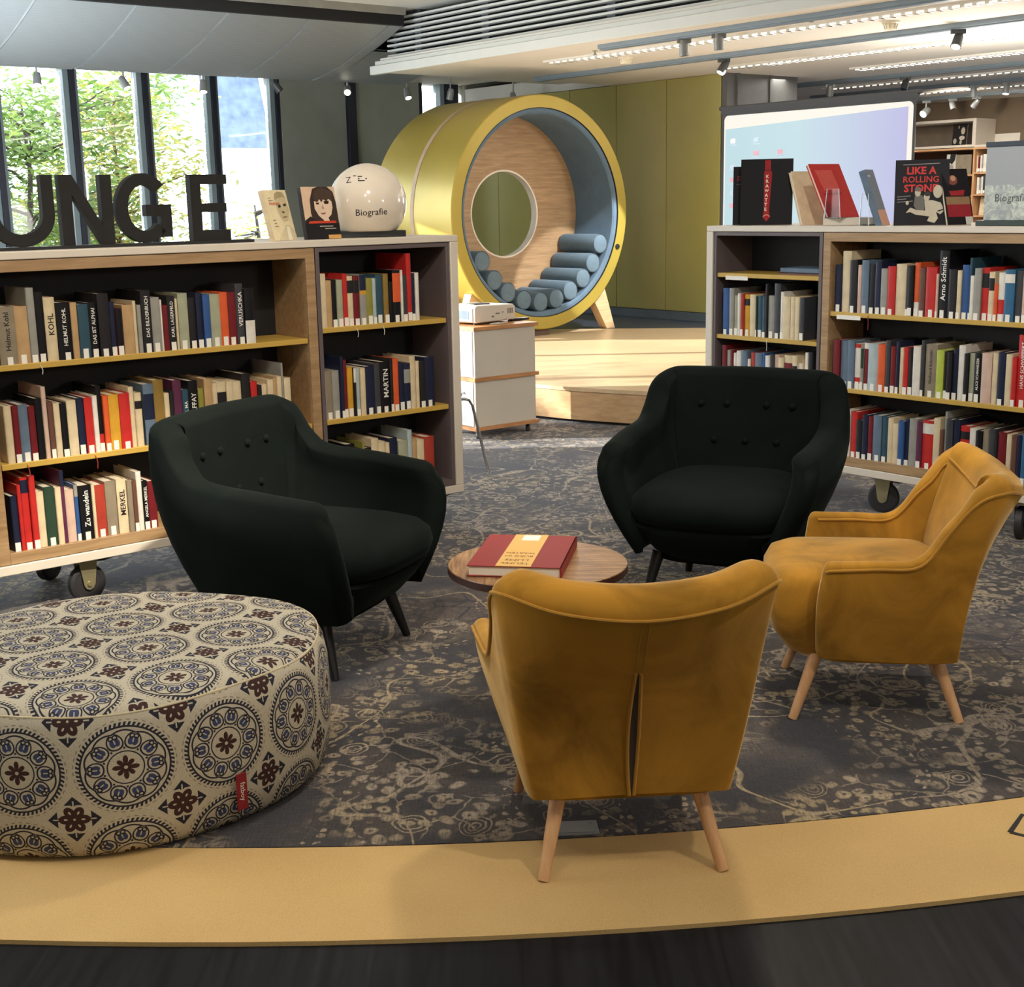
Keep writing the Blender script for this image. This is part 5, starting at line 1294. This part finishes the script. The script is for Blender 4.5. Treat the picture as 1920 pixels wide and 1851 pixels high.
# ================================================================ outside
og = MB().prism([tuple(G(-60, -1)[:2]), tuple(G(30, -1)[:2]), tuple(G(30, -70)[:2]), tuple(G(-60, -70)[:2])], -1.0, -.6, 'z'); struct('ground', og, plain('pavement_outside', rgb(176, 174, 166), .9, var=.06))
def leafmat(name, c1, c2):
    m = M_(name, c1, .55); v = m.coord(); n = m.noise(v, 2.2, 3); col = m.mix(n.ramp(.35, .65), c1, c2); m.link('Base Color', X(m.t, col))
    tr = m.N.new('ShaderNodeBsdfTranslucent'); m.t.links.new(col, tr.inputs[0]); mx = m.N.new('ShaderNodeMixShader'); mx.inputs[0].default_value = .55
    m.t.links.new(m.b.outputs[0], mx.inputs[1]); m.t.links.new(tr.outputs[0], mx.inputs[2]); m.t.links.new(mx.outputs[0], m.N['Material Output'].inputs[0]); return m.m
LF = (leafmat('leaf_green', rgb(70, 100, 44), rgb(122, 142, 72)), leafmat('leaf_yellow', rgb(108, 116, 52), rgb(164, 156, 84)), leafmat('leaf_deep', rgb(54, 86, 44), rgb(96, 124, 70)))
BARK = wood('bark', rgb(56, 48, 42), rgb(84, 76, 66), .9, (8, 8, 1))
def tree(label, loc, seed, h, cr, n, lm, leaf=.066):
    rn = random.Random(seed); t = thing('tree', label, 'tree', loc)
    br = MB(); pts = [(0, 0, 0), (.06, .03, h*.2), (-.05, .08, h*.42), (.05, 0, h*.6), (.0, .05, h*.8)]; br.tube(pts, [.07, .06, .045, .03, .015], 10); tips = []
    for k in range(26):
        z0 = h*(.12+.66*rn.random()); a = rn.random()*6.28; L = cr*(.5+.55*rn.random())*(1-.25*abs(z0/h-.45)); p = V3((0, 0, z0)); d = V3((math.cos(a), math.sin(a), .35+.4*rn.random())); q = [p]
        for j in range(1, 5): q.append(p+d*(L*j/4)+V3((rn.uniform(-.12, .12), rn.uniform(-.12, .12), -.05*j*j*.3))); tips.append(q[-1])
        br.tube(q, [.022, .018, .013, .009, .005], 6)
        tips.append(q[3].lerp(q[4], .5))
    br.build('trunk', BARK, t)
    mb = MB()
    for i in range(n):
        c = tips[rn.randrange(len(tips))]; p = V3(c)+V3((rn.gauss(0, .32), rn.gauss(0, .32), rn.gauss(-.05, .26)))
        s = leaf*(.6+.8*rn.random()); R = Matrix.Rotation(rn.random()*6.28, 3, 'Z') @ Matrix.Rotation(rn.uniform(-.9, .9), 3, 'X') @ Matrix.Rotation(rn.uniform(-.7, .7), 3, 'Y')
        vs = [p+R @ V3(v)*s for v in ((-.9, 0, 0), (-.2, -.30, .05), (.5, -.22, .04), (1.1, 0, -.08), (.5, .22, .04), (-.2, .30, .05))]; mb.add(vs, [(0, 1, 2, 3, 4, 5)])
    mb.build('foliage', lm, t, smooth=0, fix=False); return t
for lb, a, b, sd_, h, cr, n, k in (
    ('leafy green tree outside the window behind the letters U and N', -3.7, -4.2, 1, 4.2, 1.5, 7500, 0), ('yellowish leafy tree outside the window behind the letter G', -2.3, -4.8, 2, 4.3, 1.1, 6200, 1),
    ('deep green tree outside at the far left window pane', -5.9, -4.4, 3, 4.2, 1.6, 6800, 2), ('pale green tree farther out between the two nearest window trees', -1.6, -8.2, 4, 4.6, 1.9, 6000, 0),
    ('small yellow green tree outside before the white house', 1.1, -7.2, 5, 2.6, .7, 700, 1), ('unseen tree added outside the side windows to dapple the sun', -11.3, 0.2, 6, 4.9, 1.7, 6500, 0)):  # last tree is unseen, added to break the side sun into dapples
    tree(lb, G(a, b, -.6), sd_, h, cr, n, LF[k])
# house with slate roof
hw = plain('house_white', rgb(226, 224, 216), .8, var=.03); SLT = M_('slate_roof', rgb(96, 116, 136), .5); v = SLT.coord(); n = SLT.noise(v, 5, 4); SLT.link('Base Color', SLT.mix(n.ramp(.3, .7), rgb(50, 66, 86), rgb(80, 96, 116)))
hp = G(5.1, -16.0, -.6)
t = thing('house', 'white house with steep blue slate roof seen through the last window pane', 'house', hp, GA)
MB().box(0, 3.4, 0, 4, 0, 3.5).build('wall', hw, t)
MB().prism([(-.2, 3.4), (4.2, 3.4), (3.0, 7.4), (1.0, 7.4)], -.1, 1.25, 'x').build('roof', SLT.m, t)
for x in (.35, 1.75):
    for z in (1.2, 2.3):
        f = MB().box(x-.05, x+.65, -.06, .02, z-.05, z+.85).build('window', plain('house_frame', rgb(236, 234, 230), .6), t); mb = MB()
        for i in (0, 1):
            for j in (0, 1): mb.box(x+.02+.31*i, x+.28+.31*i, -.07, -.06, z+.02+.4*j, z+.36+.4*j)
        mb.build('pane', plain('house_glass', rgb(120, 140, 156), .15), f)
sun_block = thing('house', 'unseen plain house added left of the hall to block the low sun', 'house', (-12.6, -2, -.6), 0)  # unseen block added to keep direct sun out of the side windows
MB().box(0, 3, 0, 9.6, 0, 4.9).build('wall', hw, sun_block); MB().prism([(-.2, 4.9), (3.2, 4.9), (1.5, 6.0)], -.2, 9.8).build('roof', SLT.m, sun_block)
